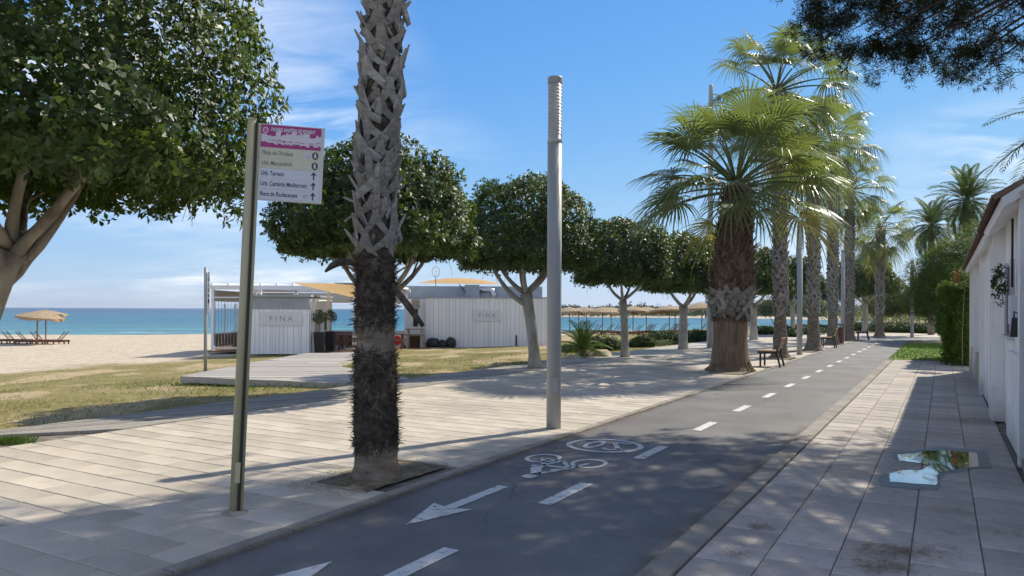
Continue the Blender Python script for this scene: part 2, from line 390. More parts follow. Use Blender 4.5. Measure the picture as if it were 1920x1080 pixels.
rings = np.concatenate([np.linspace(1.2, 60, 100), np.geomspace(61, 9000, 90)])
angs = np.radians(np.concatenate([np.arange(-60, 60, .75), np.arange(60, 300, 5)]))
PX = np.array([(r * math.sin(a), r * math.cos(a)) for r in rings for a in angs])
ZZ = height(PX)
nA = len(angs); tv = [(x, y, z) for (x, y), z in zip(PX, ZZ)] + [(0, 0, -.045)]
tf = [(i * nA + k, i * nA + (k + 1) % nA, (i + 1) * nA + (k + 1) % nA, (i + 1) * nA + k) for i in range(len(rings) - 1) for k in range(nA)]
tf += [(len(tv) - 1, (k + 1) % nA, k) for k in range(nA)]
tf = [f[::-1] for f in tf]
mb = MB(); mb.v, mb.f = tv, tf
M_ground = bpy.data.materials.new('beach_ground'); M_ground.use_nodes = True
t_, b_ = nodes_of(M_ground)
def nn(t, ty, **k):
    x = t.nodes.new(ty)
    for a, v in k.items(): setattr(x, a, v)
    return x
def noise_node(t, src, scale, detail=6, stretch=None):
    nz = nn(t, 'ShaderNodeTexNoise'); nz.inputs['Scale'].default_value = scale; nz.inputs['Detail'].default_value = detail
    if stretch:
        mp = nn(t, 'ShaderNodeMapping'); mp.inputs['Scale'].default_value = stretch; t.links.new(src, mp.inputs[0]); src = mp.outputs[0]
    t.links.new(src, nz.inputs['Vector']); return nz.outputs[0]
def rng(t, src, a, b, c=0., d=1.):
    m = nn(t, 'ShaderNodeMapRange'); m.interpolation_type = 'SMOOTHSTEP'
    for i, v in ((1, a), (2, b), (3, c), (4, d)): m.inputs[i].default_value = v
    t.links.new(src, m.inputs[0]); return m.outputs[0]
def math2(t, op, a, b=None, clamp=False):
    m = nn(t, 'ShaderNodeMath', operation=op, use_clamp=clamp)
    for i, v in ((0, a), (1, b)):
        if v is None: continue
        if isinstance(v, (int, float)): m.inputs[i].default_value = v
        else: t.links.new(v, m.inputs[i])
    return m.outputs[0]
def mixc_(t, f, a, b):
    m = nn(t, 'ShaderNodeMixRGB')
    for i, v in ((0, f), (1, a), (2, b)):
        if isinstance(v, tuple): m.inputs[i].default_value = (*v, 1)
        elif isinstance(v, (int, float)): m.inputs[i].default_value = v
        else: t.links.new(v, m.inputs[i])
    return m.outputs[0]
geo = nn(t_, 'ShaderNodeNewGeometry'); pos = geo.outputs['Position']
sx = nn(t_, 'ShaderNodeSeparateXYZ'); t_.links.new(pos, sx.inputs[0])
tt = math2(t_, 'SUBTRACT', math2(t_, 'MULTIPLY', sx.outputs[0], N.x), math2(t_, 'MULTIPLY', sx.outputs[1], -N.y))   # lane-normal coordinate
n1 = noise_node(t_, pos, .22, 5); n2 = noise_node(t_, pos, 1.6, 8); n3 = noise_node(t_, pos, 14, 6); n4 = noise_node(t_, pos, .6, 6, (1, .45, 1))
sand = mixc_(t_, rng(t_, n2, .3, .7), (.49, .405, .29), (.62, .53, .405))
sand = mixc_(t_, rng(t_, n3, .35, .75), sand, (.45, .375, .275))
grass = mixc_(t_, rng(t_, n2, .3, .7), (.235, .195, .07), (.34, .28, .125))
grass = mixc_(t_, rng(t_, n3, .3, .7), grass, (.17, .15, .055))
grass = mixc_(t_, math2(t_, 'MULTIPLY', rng(t_, n4, .50, .60), .85), grass, (.43, .33, .195))
edge = math2(t_, 'ADD', tt, math2(t_, 'MULTIPLY', math2(t_, 'SUBTRACT', n1, .5), 9))
gmask = rng(t_, edge, -29.5, -26.5)
colr = mixc_(t_, gmask, sand, grass)
far_ = nn(t_, 'ShaderNodeVectorMath', operation='LENGTH'); t_.links.new(pos, far_.inputs[0])
fm = rng(t_, far_.outputs['Value'], 320, 420)
colr = mixc_(t_, fm, colr, (.10, .115, .06))
wet = rng(t_, sx.outputs[2], SEA_Z - .05, SEA_Z + .18)
colr = mixc_(t_, wet, (.30, .235, .165), colr)
t_.links.new(colr, b_.inputs['Base Color']); b_.inputs['Roughness'].default_value = .95; b_.inputs['Specular IOR Level'].default_value = .15
bp_ = nn(t_, 'ShaderNodeBump'); bp_.inputs['Strength'].default_value = .9; bp_.inputs['Distance'].default_value = .12
n5 = noise_node(t_, pos, 4.5, 4); t_.links.new(math2(t_, 'ADD', n2, math2(t_, 'MULTIPLY', n5, .8)), bp_.inputs['Height']); t_.links.new(bp_.outputs[0], b_.inputs['Normal'])
ground = struct(mb.build('beach_ground', M_ground, None, True), 'sandy beach with dry yellow grass beside the promenade')

M_sea = bpy.data.materials.new('sea_water'); M_sea.use_nodes = True
t_, b_ = nodes_of(M_sea)
geo = nn(t_, 'ShaderNodeNewGeometry'); pos = geo.outputs['Position']
ln = nn(t_, 'ShaderNodeVectorMath', operation='LENGTH'); t_.links.new(pos, ln.inputs[0])
sxs = nn(t_, 'ShaderNodeSeparateXYZ'); t_.links.new(pos, sxs.inputs[0])
off = math2(t_, 'SUBTRACT', sxs.outputs[1], math2(t_, 'MULTIPLY', sxs.outputs[0], .27))
wv = noise_node(t_, pos, .03, 4, (.35, 1.6, 1)); wv2 = noise_node(t_, pos, .22, 6, (.25, 1.4, 1)); wv3 = noise_node(t_, pos, 1.3, 5, (.4, 1.2, 1))
oo = math2(t_, 'ADD', off, math2(t_, 'MULTIPLY', math2(t_, 'SUBTRACT', wv, .5), 90))
c = mixc_(t_, rng(t_, oo, 88, 190), (.08, .265, .25), (.016, .145, .19))
c = mixc_(t_, rng(t_, oo, 170, 900), c, (.004, .045, .13))
c = mixc_(t_, math2(t_, 'MULTIPLY', rng(t_, wv2, .40, .62), .75), c, (.008, .07, .14))
foam = math2(t_, 'MULTIPLY', rng(t_, wv3, .62, .67), rng(t_, wv2, .52, .62))
brk = math2(t_, 'MULTIPLY', rng(t_, math2(t_, 'ABSOLUTE', math2(t_, 'SUBTRACT', math2(t_, 'ADD', off, math2(t_, 'MULTIPLY', wv2, 10)), 108)), 1.6, .3), rng(t_, noise_node(t_, pos, .045, 2), .5, .6))
foam = math2(t_, 'ADD', foam, brk, True)
c = mixc_(t_, foam, c, (.75, .78, .78))
t_.links.new(c, b_.inputs['Base Color'])
b_.inputs['Roughness'].default_value = .38; b_.inputs['Specular IOR Level'].default_value = .35
bw = nn(t_, 'ShaderNodeBump'); bw.inputs['Strength'].default_value = .5; bw.inputs['Distance'].default_value = .5
t_.links.new(math2(t_, 'ADD', wv2, math2(t_, 'MULTIPLY', wv3, .4)), bw.inputs['Height']); t_.links.new(bw.outputs[0], b_.inputs['Normal'])
seap = [(-9000, -900), (-300, 20), (0, 60), (60, 90), (130, 160), (140, 270), (70, 320), (40, 420), (300, 2400), (700, 7000), (1200, 13000), (-12000, 13000)]
mb = MB(); mb.add([(x, y, SEA_Z) for x, y in seap], [tuple(range(len(seap)))])
struct(mb.build('sea', M_sea), 'choppy turquoise to deep blue sea')

# distant hills across the bay
M_hill = pm('wooded_hills', [(.035, .055, .025), (.075, .095, .045), (.12, .12, .07)], .004, .95, detail=8)
def hills(y0, depth, prof, name, seed):
    xs = np.linspace(prof[0][0], prof[-1][0], 150); hh = np.interp(xs, [p[0] for p in prof], [p[1] for p in prof]); mb = MB(); K = 9
    for k in range(K):
        f = k / (K - 1); bump = math.sin(math.pi * f) ** .8
        for x, h in zip(xs, hh):
            nz = noise.noise(Vector((x * .004 + seed, f * 3, seed))) * .35 + noise.noise(Vector((x * .012, f * 8, seed))) * .12
            mb.v.append((x * (y0 + depth * f) / y0, y0 + depth * f, -3 + max(0, h * bump * (1 + nz))))
    W = len(xs)
    mb.f = [(k * W + i, k * W + i + 1, (k + 1) * W + i + 1, (k + 1) * W + i) for k in range(K - 1) for i in range(W - 1)]
    return struct(mb.build(name, M_hill, None, True), 'hazy blue wooded hills across the bay')
hills(5200, 1500, [(350, 0), (500, 18), (700, 34), (900, 24), (1050, 30), (1300, 62), (1750, 78), (1950, 70), (2200, 90), (2600, 100), (3000, 75), (3600, 90), (4600, 40)], 'hills', 1.3)
hills(3000, 900, [(120, 0), (260, 12), (500, 20), (800, 14), (1200, 30), (1700, 45), (2600, 40)], 'hills', 5.1)

# ================================================================ promenade, bike lane, pavement (local frame: x = t, y = s)
T_L, T_R, T_P, T_W = -4.10, -1.60, -9.30, 0.66
def lane_frame(o): o.rotation_euler = (0, 0, -LANE); return o
# lane centreline bends right at the far end; straight to s=47
def lane_shift(s): return 0 if s < 44 else ((s - 44) ** 2) * .055
def strip(name, t0, t1, s0, s1, z, m, bend=True, step=.5, parent=None, wav=0):
    mb = MB(); ss = np.arange(s0, s1 + .001, step)
    for s in ss:
        k = lane_shift(s) if bend else 0
        e = .16 * max(0, (7 - s) / 7) if t0 == T_L else 0
        w0 = wav * noise.noise(Vector((s * 1.7, 1, 2))); w1 = wav * noise.noise(Vector((s * 1.7, 7, 5)))
        mb.v += [(t0 + k + e + w0, s, z), (t1 + k + w1, s, z)]
    mb.f = [(2 * i, 2 * i + 1, 2 * i + 3, 2 * i + 2) for i in range(len(ss) - 1)]
    return mb.build(name, m, parent)
lane = lane_frame(struct(strip('bike_lane', T_L, T_R, -6, 58, -.012, M_asph), 'worn grey asphalt bike lane'))

def inview(p, m=60):
    q = proj(p); return q and -m < q[0] < 1920 + m and -m < q[1] < 1080 + m
def tiles_into(parent, cells, mkmesh, joined_name, m, name, limit=300, gpx=.0034, gpy=.0040):
    """cells: list of (x0,x1,y0,y1,dz,key) in the lane frame; nearest in view become pieces, the rest one joined part"""
    cells.sort(key=lambda c: (0 if inview(ST((c[2] + c[3]) / 2, (c[0] + c[1]) / 2)) else 1, (c[2] + c[3]) ** 2 / 4 + (c[0] + c[1]) ** 2 / 4))
    cache = {}; rest = MB(); rnd = random.Random(4)
    for i, (x0, x1, y0, y1, dz, key) in enumerate(cells):
        w, h = x1 - x0, y1 - y0; gp, gq = gpx, gpy
        if i < limit:
            k = (round(w, 3), round(h, 3), key)
            if k not in cache:
                q = MB(); e = .006
                a, b = w / 2 - gp, h / 2 - gq
                q.add([(-a, -b, -.03), (a, -b, -.03), (a, b, -.03), (-a, b, -.03), (-a, -b, -e), (a, -b, -e), (a, b, -e), (-a, b, -e),
                       (-a + e, -b + e, 0), (a - e, -b + e, 0), (a - e, b - e, 0), (-a + e, b - e, 0)],
                      [(0, 1, 5, 4), (1, 2, 6, 5), (2, 3, 7, 6), (3, 0, 4, 7), (4, 5, 9, 8), (5, 6, 10, 9), (6, 7, 11, 10), (7, 4, 8, 11), (8, 9, 10, 11)])
                cache[k] = q.mesh(name, m[key])
            o = link(name, cache[k], parent, ((x0 + x1) / 2, (y0 + y1) / 2, dz))
            o.rotation_euler = ((rnd.random() - .5) * .006, (rnd.random() - .5) * .006, 0)
        else:
            a0, a1, b0, b1 = x0 + gp, x1 - gp, y0 + gq, y1 - gq
            rest.add([(a0, b0, -.03), (a1, b0, -.03), (a1, b1, -.03), (a0, b1, -.03), (a0, b0, dz), (a1, b0, dz), (a1, b1, dz), (a0, b1, dz)],
                     [(0, 1, 5, 4), (1, 2, 6, 5), (2, 3, 7, 6), (3, 0, 4, 7), (4, 5, 6, 7)])
    if rest.f: stuff(rest.build(joined_name, m[0], parent))
rnd = random.Random(11)
prom = lane_frame(struct(strip('promenade', T_P, T_L, -6, 60, -.02, M_joint), 'beige paved promenade of small slabs'))
PITS = [(4.98, 6.2, -4.97, -4.34)] + [(s - .8, s + .8, -5.2, -4.34) for s in (19.6, 26, 31.2, 37.6, 43.3)]
cells = []
row = 0; s = -6.0
while s < 60:
    kx = lane_shift(s); x = T_L - .14 + kx + (.16 * max(0, (7 - s) / 7)); x -= 0 if row % 2 else .3; first = True
    band = 2.35 < s < 3.2 or 13.6 < s < 14.3
    hi = T_L - .14 + kx + (.16 * max(0, (7 - s) / 7))
    while hi > T_P + .05:
        lo_ = max(x - .6, T_P) if first is False else x - (.6 if row % 2 else .0)
        if first and row % 2 == 0: lo_ = x
        lo_ = max(lo_, T_P)
        if hi - lo_ > .04:
            cx, cy = (lo_ + hi) / 2, s + .15
            if not any(a < cy < b and c < cx < d + .1 for a, b, c, d in PITS):
                cells.append((lo_, hi, s, s + .3, (rnd.random() - .5) * .003, 1 if band and cx < -6.2 else 0))
        hi = lo_; x = lo_; first = False
    s += .3; row += 1
tiles_into(prom, cells, None, 'pavers', [M_tile, M_tileg], 'paver')
for a, b, c, d in PITS:
    mb = MB(); K = 14
    for i in range(K + 1):
        for j in range(K + 1):
            x = c + (d - c) * i / K; y = a + (b - a) * j / K
            mb.v.append((x, y, .009 + .014 * noise.noise(Vector((x * 6, y * 6, 1)))))
    mb.f = [(i * (K + 1) + j, (i + 1) * (K + 1) + j, (i + 1) * (K + 1) + j + 1, i * (K + 1) + j + 1) for i in range(K) for j in range(K)]
    mb.build('soil', M_soil, prom, True)
    mb = MB()
    for p, q in (((c, a), (d, a)), ((c, b), (d, b)), ((c, a - .015), (c, b + .015))):
        mb.beam((*p, -.002), (*q, -.002), .02, .04)
    mb.build('pit_edging', M_kerb, prom)

# kerb stones both sides
def kerbs(t0, t1, s0, s1, z, parent, flip):
    s = s0; i = 0
    while s < s1:
        k0 = lane_shift(s); k1 = lane_shift(s + .98)
        e0, e1 = ((.16 * max(0, (7 - q) / 7)) if flip else 0 for q in (s, s + .98))
        mb = MB(); z_ = z + (rnd.random() - .5) * .006
        mb.prism([(t0 + k0 + e0, s + .006), (t1 + k0 + e0, s + .006), (t1 + k1 + e1, s + .974), (t0 + k1 + e1, s + .974)], -.06, z_)
        mb.build('kerb_stone', M_kerb, parent); s += .98
kerbs(T_L - .125, T_L - .005, -3, 58, .006, prom, True)
pav = lane_frame(struct(strip('pavement', T_R, T_W + .3, -6, 27.5, -.02, M_joint, False), 'grey slab pavement along the white houses'))
kerbs(T_R + .01, T_R + .19, -3, 27, .012, pav, False)
cells = []
cols = [T_R + .20, -1.0, -.59, -.18, .23, T_W]
s = -2.0; row = 0
while s < 27.3:
    for i in range(5):
        o_ = .2 * (i % 2) + .13 * (i == 2)
        cells.append((cols[i], cols[i + 1], s + o_, s + o_ + .4, (rnd.random() - .5) * .004, 0))
    s += .4
tiles_into(pav, cells, None, 'slabs', [M_slab], 'slab', gpx=.003, gpy=.0075)
# kerb continues along the lawn
lawn = lane_frame(struct(strip('lawn', T_R + .02, 14, 27.6, 41.5, .012, M_lawn, False), 'bright green mown lawn beside the bike lane'))
kerbs(T_R + .005, T_R + .015, 27, 27.1, -.02, lawn, False)
end = struct(strip('cross_path', -9.3, 60, 47, 54, -.016, M_path, False), 'pale concrete path crossing beyond the lawn'); lane_frame(end)

# --- lane markings
def mark(name, polys, z=-.0075):
    mb = MB()
    for p in polys: mb.add([(x, y, z) for x, y in p], [tuple(range(len(p)))])
    o = mb.build(name, M_paint, lane); return o
TC = (T_L + T_R) / 2
for k in range(18):
    s = 3.28 + 2.2 * k; w = .062
    if k < 18: 
        x = TC + lane_shift(s + .4)
        mark('dash', [[(x - w, s), (x + w, s), (x + w, s + .86), (x - w, s + .86)]])
def arrow(tip_s, tail_s, x, wh=.19, ws=.055, hl=.62):
    d = 1 if tail_s > tip_s else -1
    mark('arrow', [[(x, tip_s), (x + wh, tip_s + d * hl), (x + ws, tip_s + d * hl * .93), (x - ws, tip_s + d * hl * .93), (x - wh, tip_s + d * hl)],
                   [(x - ws, tip_s + d * hl * .93), (x + ws, tip_s + d * hl * .93), (x + ws, tail_s), (x - ws, tail_s)]])
arrow(4.42, 5.85, -3.46); arrow(3.55, 2.1, -3.36)
def ring(cx, cy, ax, ay, w, n=40, a0=0, a1=2 * math.pi):
    ps = []
    for i in range(n):
        a, b = a0 + (a1 - a0) * i / n, a0 + (a1 - a0) * (i + 1) / n
        ps.append([(cx + ax * math.cos(q) * k, cy + ay * math.sin(q) * k) for q, k in ((a, 1), (b, 1), (b, 1 - w), (a, 1 - w))])
    return ps
def bar(p, q, w):
    p, q = Vector(p), Vector(q); d = (q - p).normalized(); x = Vector((-d.y, d.x)) * w / 2
    return [tuple(p + x), tuple(q + x), tuple(q - x), tuple(p - x)]
rc = (-3.47, 8.22)
mark('speed_roundel', ring(rc[0], rc[1], .46, .44, .15))
# the figures 20, read by riders coming the other way
dg = ring(rc[0] - .13, rc[1], .10, .27, .42, 20)
q = rc[0] + .14
dg += [bar((q + .10, rc[1] + .25), (q - .10, rc[1] + .25), .07), bar((q - .10, rc[1] + .22), (q + .09, rc[1] - .14), .06)] + ring(q, rc[1] - .14, .10, .12, .5, 12, math.pi, 2.2 * math.pi)
mark('speed_figures', dg)
bc = (-3.47, 6.95); k_ = 1.0
bk = ring(bc[0] - .27, bc[1] + .22, .19, .24, .24, 26) + ring(bc[0] + .27, bc[1] + .22, .19, .24, .24, 26)
for p, q, w in (((-.27, .22), (-.1, -.1), .05), ((-.1, -.1), (.17, -.1), .05), ((-.27, .22), (-.02, .2), .05), ((-.02, .2), (-.13, -.16), .05), ((-.02, .2), (.19, -.1), .05),
                ((.27, .22), (.17, -.18), .05), ((.17, -.18), (.06, -.26), .05), ((-.2, -.17), (-.06, -.17), .07), ((-.12, -.22), (.02, -.5), .11), ((.02, -.5), (.14, -.24), .06)):
    bk.append(bar((bc[0] + p[0], bc[1] + p[1]), (bc[0] + q[0], bc[1] + q[1]), w))
bk += [bar((bc[0] + .02, bc[1] - .70), (bc[0] + .02, bc[1] - .56), .13)]
mark('bicycle_symbol', bk)

# --- puddle on the slabs
M_wat = bpy.data.materials.new('puddle_water'); M_wat.use_nodes = True
t_, b_ = nodes_of(M_wat); b_.inputs['Base Color'].default_value = (.05, .048, .045, 1); rz_ = rng(t_, noise_node(t_, nn(t_, 'ShaderNodeNewGeometry').outputs['Position'], 5.5, 6), .45, .75, .02, .09); t_.links.new(rz_, b_.inputs['Roughness']); t_.links.new(rz_, b_.inputs['Coat Roughness'])
b_.inputs['Specular IOR Level'].default_value = .9; b_.inputs['IOR'].default_value = 1.6; b_.inputs['Coat Weight'].default_value = 1.0; b_.inputs['Coat IOR'].default_value = 2.2
def outline(pts, jit, n=5, seed=1):
    r = random.Random(seed); res = []
    for i in range(len(pts)):
        a, b = Vector(pts[i]), Vector(pts[(i + 1) % len(pts)])
        for k in range(n): res.append(a.lerp(b, k / n) + Vector((r.uniform(-jit, jit), r.uniform(-jit, jit))))
    return res
pud = [g(*p) for p in ((1684, 853), (1712, 851), (1740, 846), (1775, 845), (1832, 850), (1834, 876), (1800, 879), (1764, 887), (1757, 892), (1757, 911), (1667, 904), (1668, 888), (1690, 883), (1728, 882), (1744, 873), (1716, 868), (1686, 864))]
po = outline([p.xy for p in pud], .010, 4)
mb = MB(); mb.add([(p.x, p.y, .0065) for p in po], [tuple(range(len(po)))])
struct(mb.build('puddle', M_wat), 'shallow puddle on the grey slabs reflecting blue sky')
M_wet = pm('damp_stain', [(.13, .115, .102), (.19, .17, .15)], 5, .42, .2, 50, spec=.5)
ce = sum((p.xy for p in pud), Vector((0, 0))) / len(pud)
po = outline([ce + (p.xy - ce) * 1.22 for p in pud], .03, 6, 3)
mb = MB(); mb.add([(p.x, p.y, .0045) for p in po], [tuple(range(len(po)))]); struct(mb.build('damp_patch', M_wet), 'dark damp margin round the puddle')

# --- boardwalk strip on the beach side (diagonal planks)
bwk = lane_frame(struct(strip('boardwalk', -10.6, T_P, 4.2, 34, -.035, M_joint, False), 'weathered grey boardwalk edging the promenade'))
s = 4.3; dg_ = math.tan(R(22)); 
while s < 20:
    w = .15 / math.sin(R(22)); L = 1.3 / dg_
    y0 = s
    poly = [(T_P - .03, y0 + .025 + L * .5), (T_P - .03, y0 + w - .0 + L * .5), (-10.6, y0 + w - L * .5), (-10.6, y0 + .025 - L * .5)]
    poly = [(x, max(4.0 + (x + 9.3) * -.25, min(y, 40))) for x, y in poly]
    if abs(poly[0][1] - poly[1][1]) + abs(poly[2][1] - poly[3][1]) > .1:
        mb = MB(); z = .006 + (rnd.random() - .5) * .008; mb.prism(poly, -.03, z); mb.build('plank', M_wood, bwk)
    s += w
s_end = s
strip('paved_strip', -10.6, T_P - .02, s_end - 1.0, 60, -.004, M_path, False, parent=bwk)
# ================================================================ vegetation builders
def rdir(rs, n):
    v = rs.normal(size=(n, 3)); return nrm(v)
def rosettes(rs, C, A, k, ll, spread=.75, wr=.5):
    """clusters at C with axis A -> k leaves each"""
    n = len(C); C = np.repeat(C, k, 0); A = np.repeat(A, k, 0)
    T = nrm(np.cross(A, rdir(rs, n * k))); el = rs.uniform(.05, 1.1, (n * k, 1))
    D = nrm(T * spread + A * el * .7); P = C + D * ll * rs.uniform(.0, .35, (n * k, 1)) + A * rs.uniform(-.5, .5, (n * k, 1)) * ll
    L = ll * rs.uniform(.55, 1.3, n * k)
    Nn = nrm(A - D * np.sum(A * D, 1, keepdims=True) + rdir(rs, n * k) * .25)
    return leaf_quads(P, D, Nn, L, L * wr)
def lumpy(V, sc, seed):
    return np.array([noise.noise(Vector((v[0] * sc + seed, v[1] * sc, v[2] * sc))) for v in V])
def dome_clusters(rs, n, Rr, z0, z1, seed, flat=.34, lump=.22, inner=.25, pw=2.3, ex=(1, 1)):
    """cluster centres + axes over a clipped dome (flat underside)"""
    nb = int(n * flat); nd = n - nb
    a = rs.uniform(0, 2 * math.pi, nd); u = rs.uniform(0, 1, nd) ** 1.05
    rr = (1 - u ** pw) ** (1 / pw)
    P = np.stack([rr * np.cos(a), rr * np.sin(a), u], 1); Ax = nrm(np.stack([np.cos(a) * rr, np.sin(a) * rr, u * .9 + .05], 1))
    ab = rs.uniform(0, 2 * math.pi, nb); rb = np.sqrt(rs.uniform(.02, 1, nb))
    Pb = np.stack([rb * np.cos(ab), rb * np.sin(ab), rs.normal(0, .035, nb) - .04 * rb + .10 * (1 - rb)], 1)
    Ab = nrm(np.stack([np.cos(ab) * .7, np.sin(ab) * .7, np.full(nb, -.6)], 1))
    P = np.concatenate([P, Pb]); A = np.concatenate([Ax, Ab])
    lum = 1 + lump * lumpy(P, 2.3, seed) + lump * .55 * lumpy(P, 6, seed + 9)
    dep = 1 - np.abs(rs.exponential(.05, n)); ins = rs.uniform(size=n) < inner; dep[ins] *= rs.uniform(.45, 1, ins.sum())
    Q = P.copy(); Q[:, :2] *= (lum * dep)[:, None]; Q[:, 2] = P[:, 2] * np.where(P[:, 2] > .1, lum * dep, 1)
    Q[:, 0] *= Rr * ex[0]; Q[:, 1] *= Rr * ex[1]; Q[:, 2] = z0 + Q[:, 2] * (z1 - z0)
    return Q, A
def ellipsoid_clusters(rs, n, c, r, seed, lump=.3, inner=.3):
    d = rdir(rs, n); lum = 1 + lump * lumpy(d, 1.9, seed) + lump * .6 * lumpy(d, 5, seed + 3)
    dep = 1 - np.abs(rs.exponential(.09, n)); ins = rs.uniform(size=n) < inner; dep[ins] *= rs.uniform(.3, 1, ins.sum())
    return np.array(c) + d * np.array(r) * (lum * dep)[:, None], nrm(d + np.array([0, 0, .25]))

def bez(p0, p1, p2, n=7):
    p0, p1, p2 = Vector(p0), Vector(p1), Vector(p2)
    return [p0 * (1 - k) ** 2 + p1 * 2 * k * (1 - k) + p2 * k * k for k in [i / (n - 1) for i in range(n)]]
def limbs(mb, rnd, fork, Rr, z0, z1, r0, n, base_a=0):
    for i in range(n):
        a = base_a + 2 * math.pi * (i + rnd.uniform(-.25, .25)) / n; f = rnd.uniform(.45, .8)
        e = Vector((math.cos(a) * Rr * f, math.sin(a) * Rr * f, z0 + (z1 - z0) * rnd.uniform(.25, .6)))
        m_ = Vector(fork) * .6 + e * .4 + Vector((math.cos(a) * .28 * Rr, math.sin(a) * .28 * Rr, -.08 * (z1 - z0)))
        pts = bez(fork, m_, e, 9); rr = [r0 * (1 - .75 * k / 8) * rnd.uniform(.92, 1.08) for k in range(9)]
        mb.tube(pts, rr, 9)
        for k in (3, 4, 5, 6):
            b = a + rnd.uniform(-1.1, 1.1); e2 = pts[k] + Vector((math.cos(b), math.sin(b), rnd.uniform(.4, 1.2))) * Rr * .38
            mb.tube(bez(pts[k], pts[k].lerp(e2, .5) + Vector((0, 0, .1)), e2, 5), [rr[k] * .55, rr[k] * .45, rr[k] * .35, rr[k] * .25, rr[k] * .12], 6)
def ficus(label, base, Rr, z0, z1, fork, r_tr, ncl, ll, seed, nl=5, pale=False, lean=(0, 0), roots=14, custom=None, ex=(1, 1), cc=(0, 0)):
    rs = np.random.RandomState(seed); rnd = random.Random(seed)
    root = thing('ficus_tree', label, 'tree', base, 0, 'clipped ficus trees along the promenade')
    mb = MB(); K = 9; fk = Vector((lean[0], lean[1], fork))
    pts = [Vector((lean[0] * (k / K) ** 1.6, lean[1] * (k / K) ** 1.6, -.05 + (fork + .05) * k / K)) for k in range(K + 1)]
    rr = [r_tr * (1.55 if k == 0 else 1.22 if k == 1 else 1.06 - .012 * k) * rnd.uniform(.95, 1.05) for k in range(K + 1)]; rr[-1] *= 1.12
    mb.tube(pts, rr, 14, wob=.1, seed=seed)
    if custom:
        for q in custom: mb.tube(bez(*q[0], 9), [q[1] * (1 - .07 * k) * rnd.uniform(.9, 1.12) for k in range(9)], 10, wob=.12, seed=seed)
    limbs(mb, rnd, fk, Rr * .9, z0, z1, r_tr * .46, nl, rnd.random() * 6)
    mb.build('trunk', M_barkpale if pale else M_bark, root, True)
    C, A = dome_clusters(rs, ncl, Rr, z0, z1, seed, ex=ex)
    C = C + np.array([lean[0] + cc[0], lean[1] + cc[1], 0])
    quads('crown', rosettes(rs, C, A, 7, ll), M_leaf, root)
    mb = MB()
    for i in range(roots):
        a = rnd.uniform(0, 6.28); r = Rr * rnd.uniform(.2, .8); p = Vector((math.cos(a) * r + lean[0], math.sin(a) * r + lean[1], z0 + .1)); L = rnd.uniform(.25, .75)
        mb.tube([p, p + Vector((rnd.uniform(-.05, .05), 0, -L * .5)), p + Vector((rnd.uniform(-.1, .1), rnd.uniform(-.05, .05), -L))], [.006, .005, .003], 4)
    if roots: stuff(mb.build('aerial_roots', M_bark, root))
    return root

# clipped ficus row on the beach side of the promenade
B1 = Vector((-6.85, 9.2, 0))
ficus('large glossy-leaved clipped tree whose forked trunk leans over the boardwalk end', B1, 2.95, 3.32, 6.8, 2.3, .165, 13000, .105, 21, 5, lean=(.75, -.1), roots=26, cc=(.05, -.25),
      custom=[(((.70, -.1, 2.15), (1.1, -.2, 2.5), (2.15, -.45, 3.5)), .085), (((.72, -.1, 2.3), (.85, -.25, 2.9), (1.35, -.5, 3.8)), .085), (((.6, 0, 1.9), (.95, .3, 2.45), (1.15, .9, 3.5)), .09)])
p = ST(11.75, -9.75); p.z = -.03
ficus('clipped domed tree standing directly behind the shaggy palm trunk and sign', p, 1.97, 2.88, 4.72, 1.75, .14, 7800, .105, 33, 5, roots=16, lean=(-.12, 0),
      custom=[(((-.1, 0, 1.6), (-.4, -.1, 1.75), (-.6, -.2, 2.8)), .04)])
p = g(1003, 690); p.z = -.03
ficus('clipped domed tree before the long white kiosk wall, grey trunk bent at the fork', p, 1.82, 2.95, 5.22, 2.05, .155, 7500, .10, 45, 5, pale=True, lean=(-.25, .1),
      custom=[(((-.22, .08, 1.75), (-.85, -.1, 2.0), (-1.35, -.2, 3.15)), .085), (((-.2, .1, 2.1), (-.02, 0, 2.3), (.55, 0, 3.1)), .08)])
p = g(1172, 669); p.z = -.03
f4 = ficus('clipped domed tree with pale three-armed trunk next to the young date palm', p, 1.72, 2.72, 4.62, 1.95, .125, 5600, .11, 57, 4, pale=True, lean=(-.08, 0), roots=4)
p = g(1281, 655); p.z = -.03
f5 = ficus('clipped domed tree with knobbly pale trunk beside the tall thin mast', p, 1.75, 2.6, 4.7, 1.75, .17, 5000, .12, 63, 3, pale=True, roots=8)
KIDS[f4.name] = list(f4.children); KIDS[f5.name] = list(f5.children)
for (px, py, sc, src, lb) in ((1413, 637, 1.08, f5, 'clipped domed tree seen just past the thick-trunked fan palm'),
                              (1487, 628, 1.1, f4, 'clipped domed tree between the second and third bare palm trunks'),
                              (1622, 622, 1.25, f5, 'dark clipped tree behind the farthest bench')):
    p = g(px, py); p.z = -.05
    copy_tree(src, p, random.Random(px).random() * 6, lb, sc)

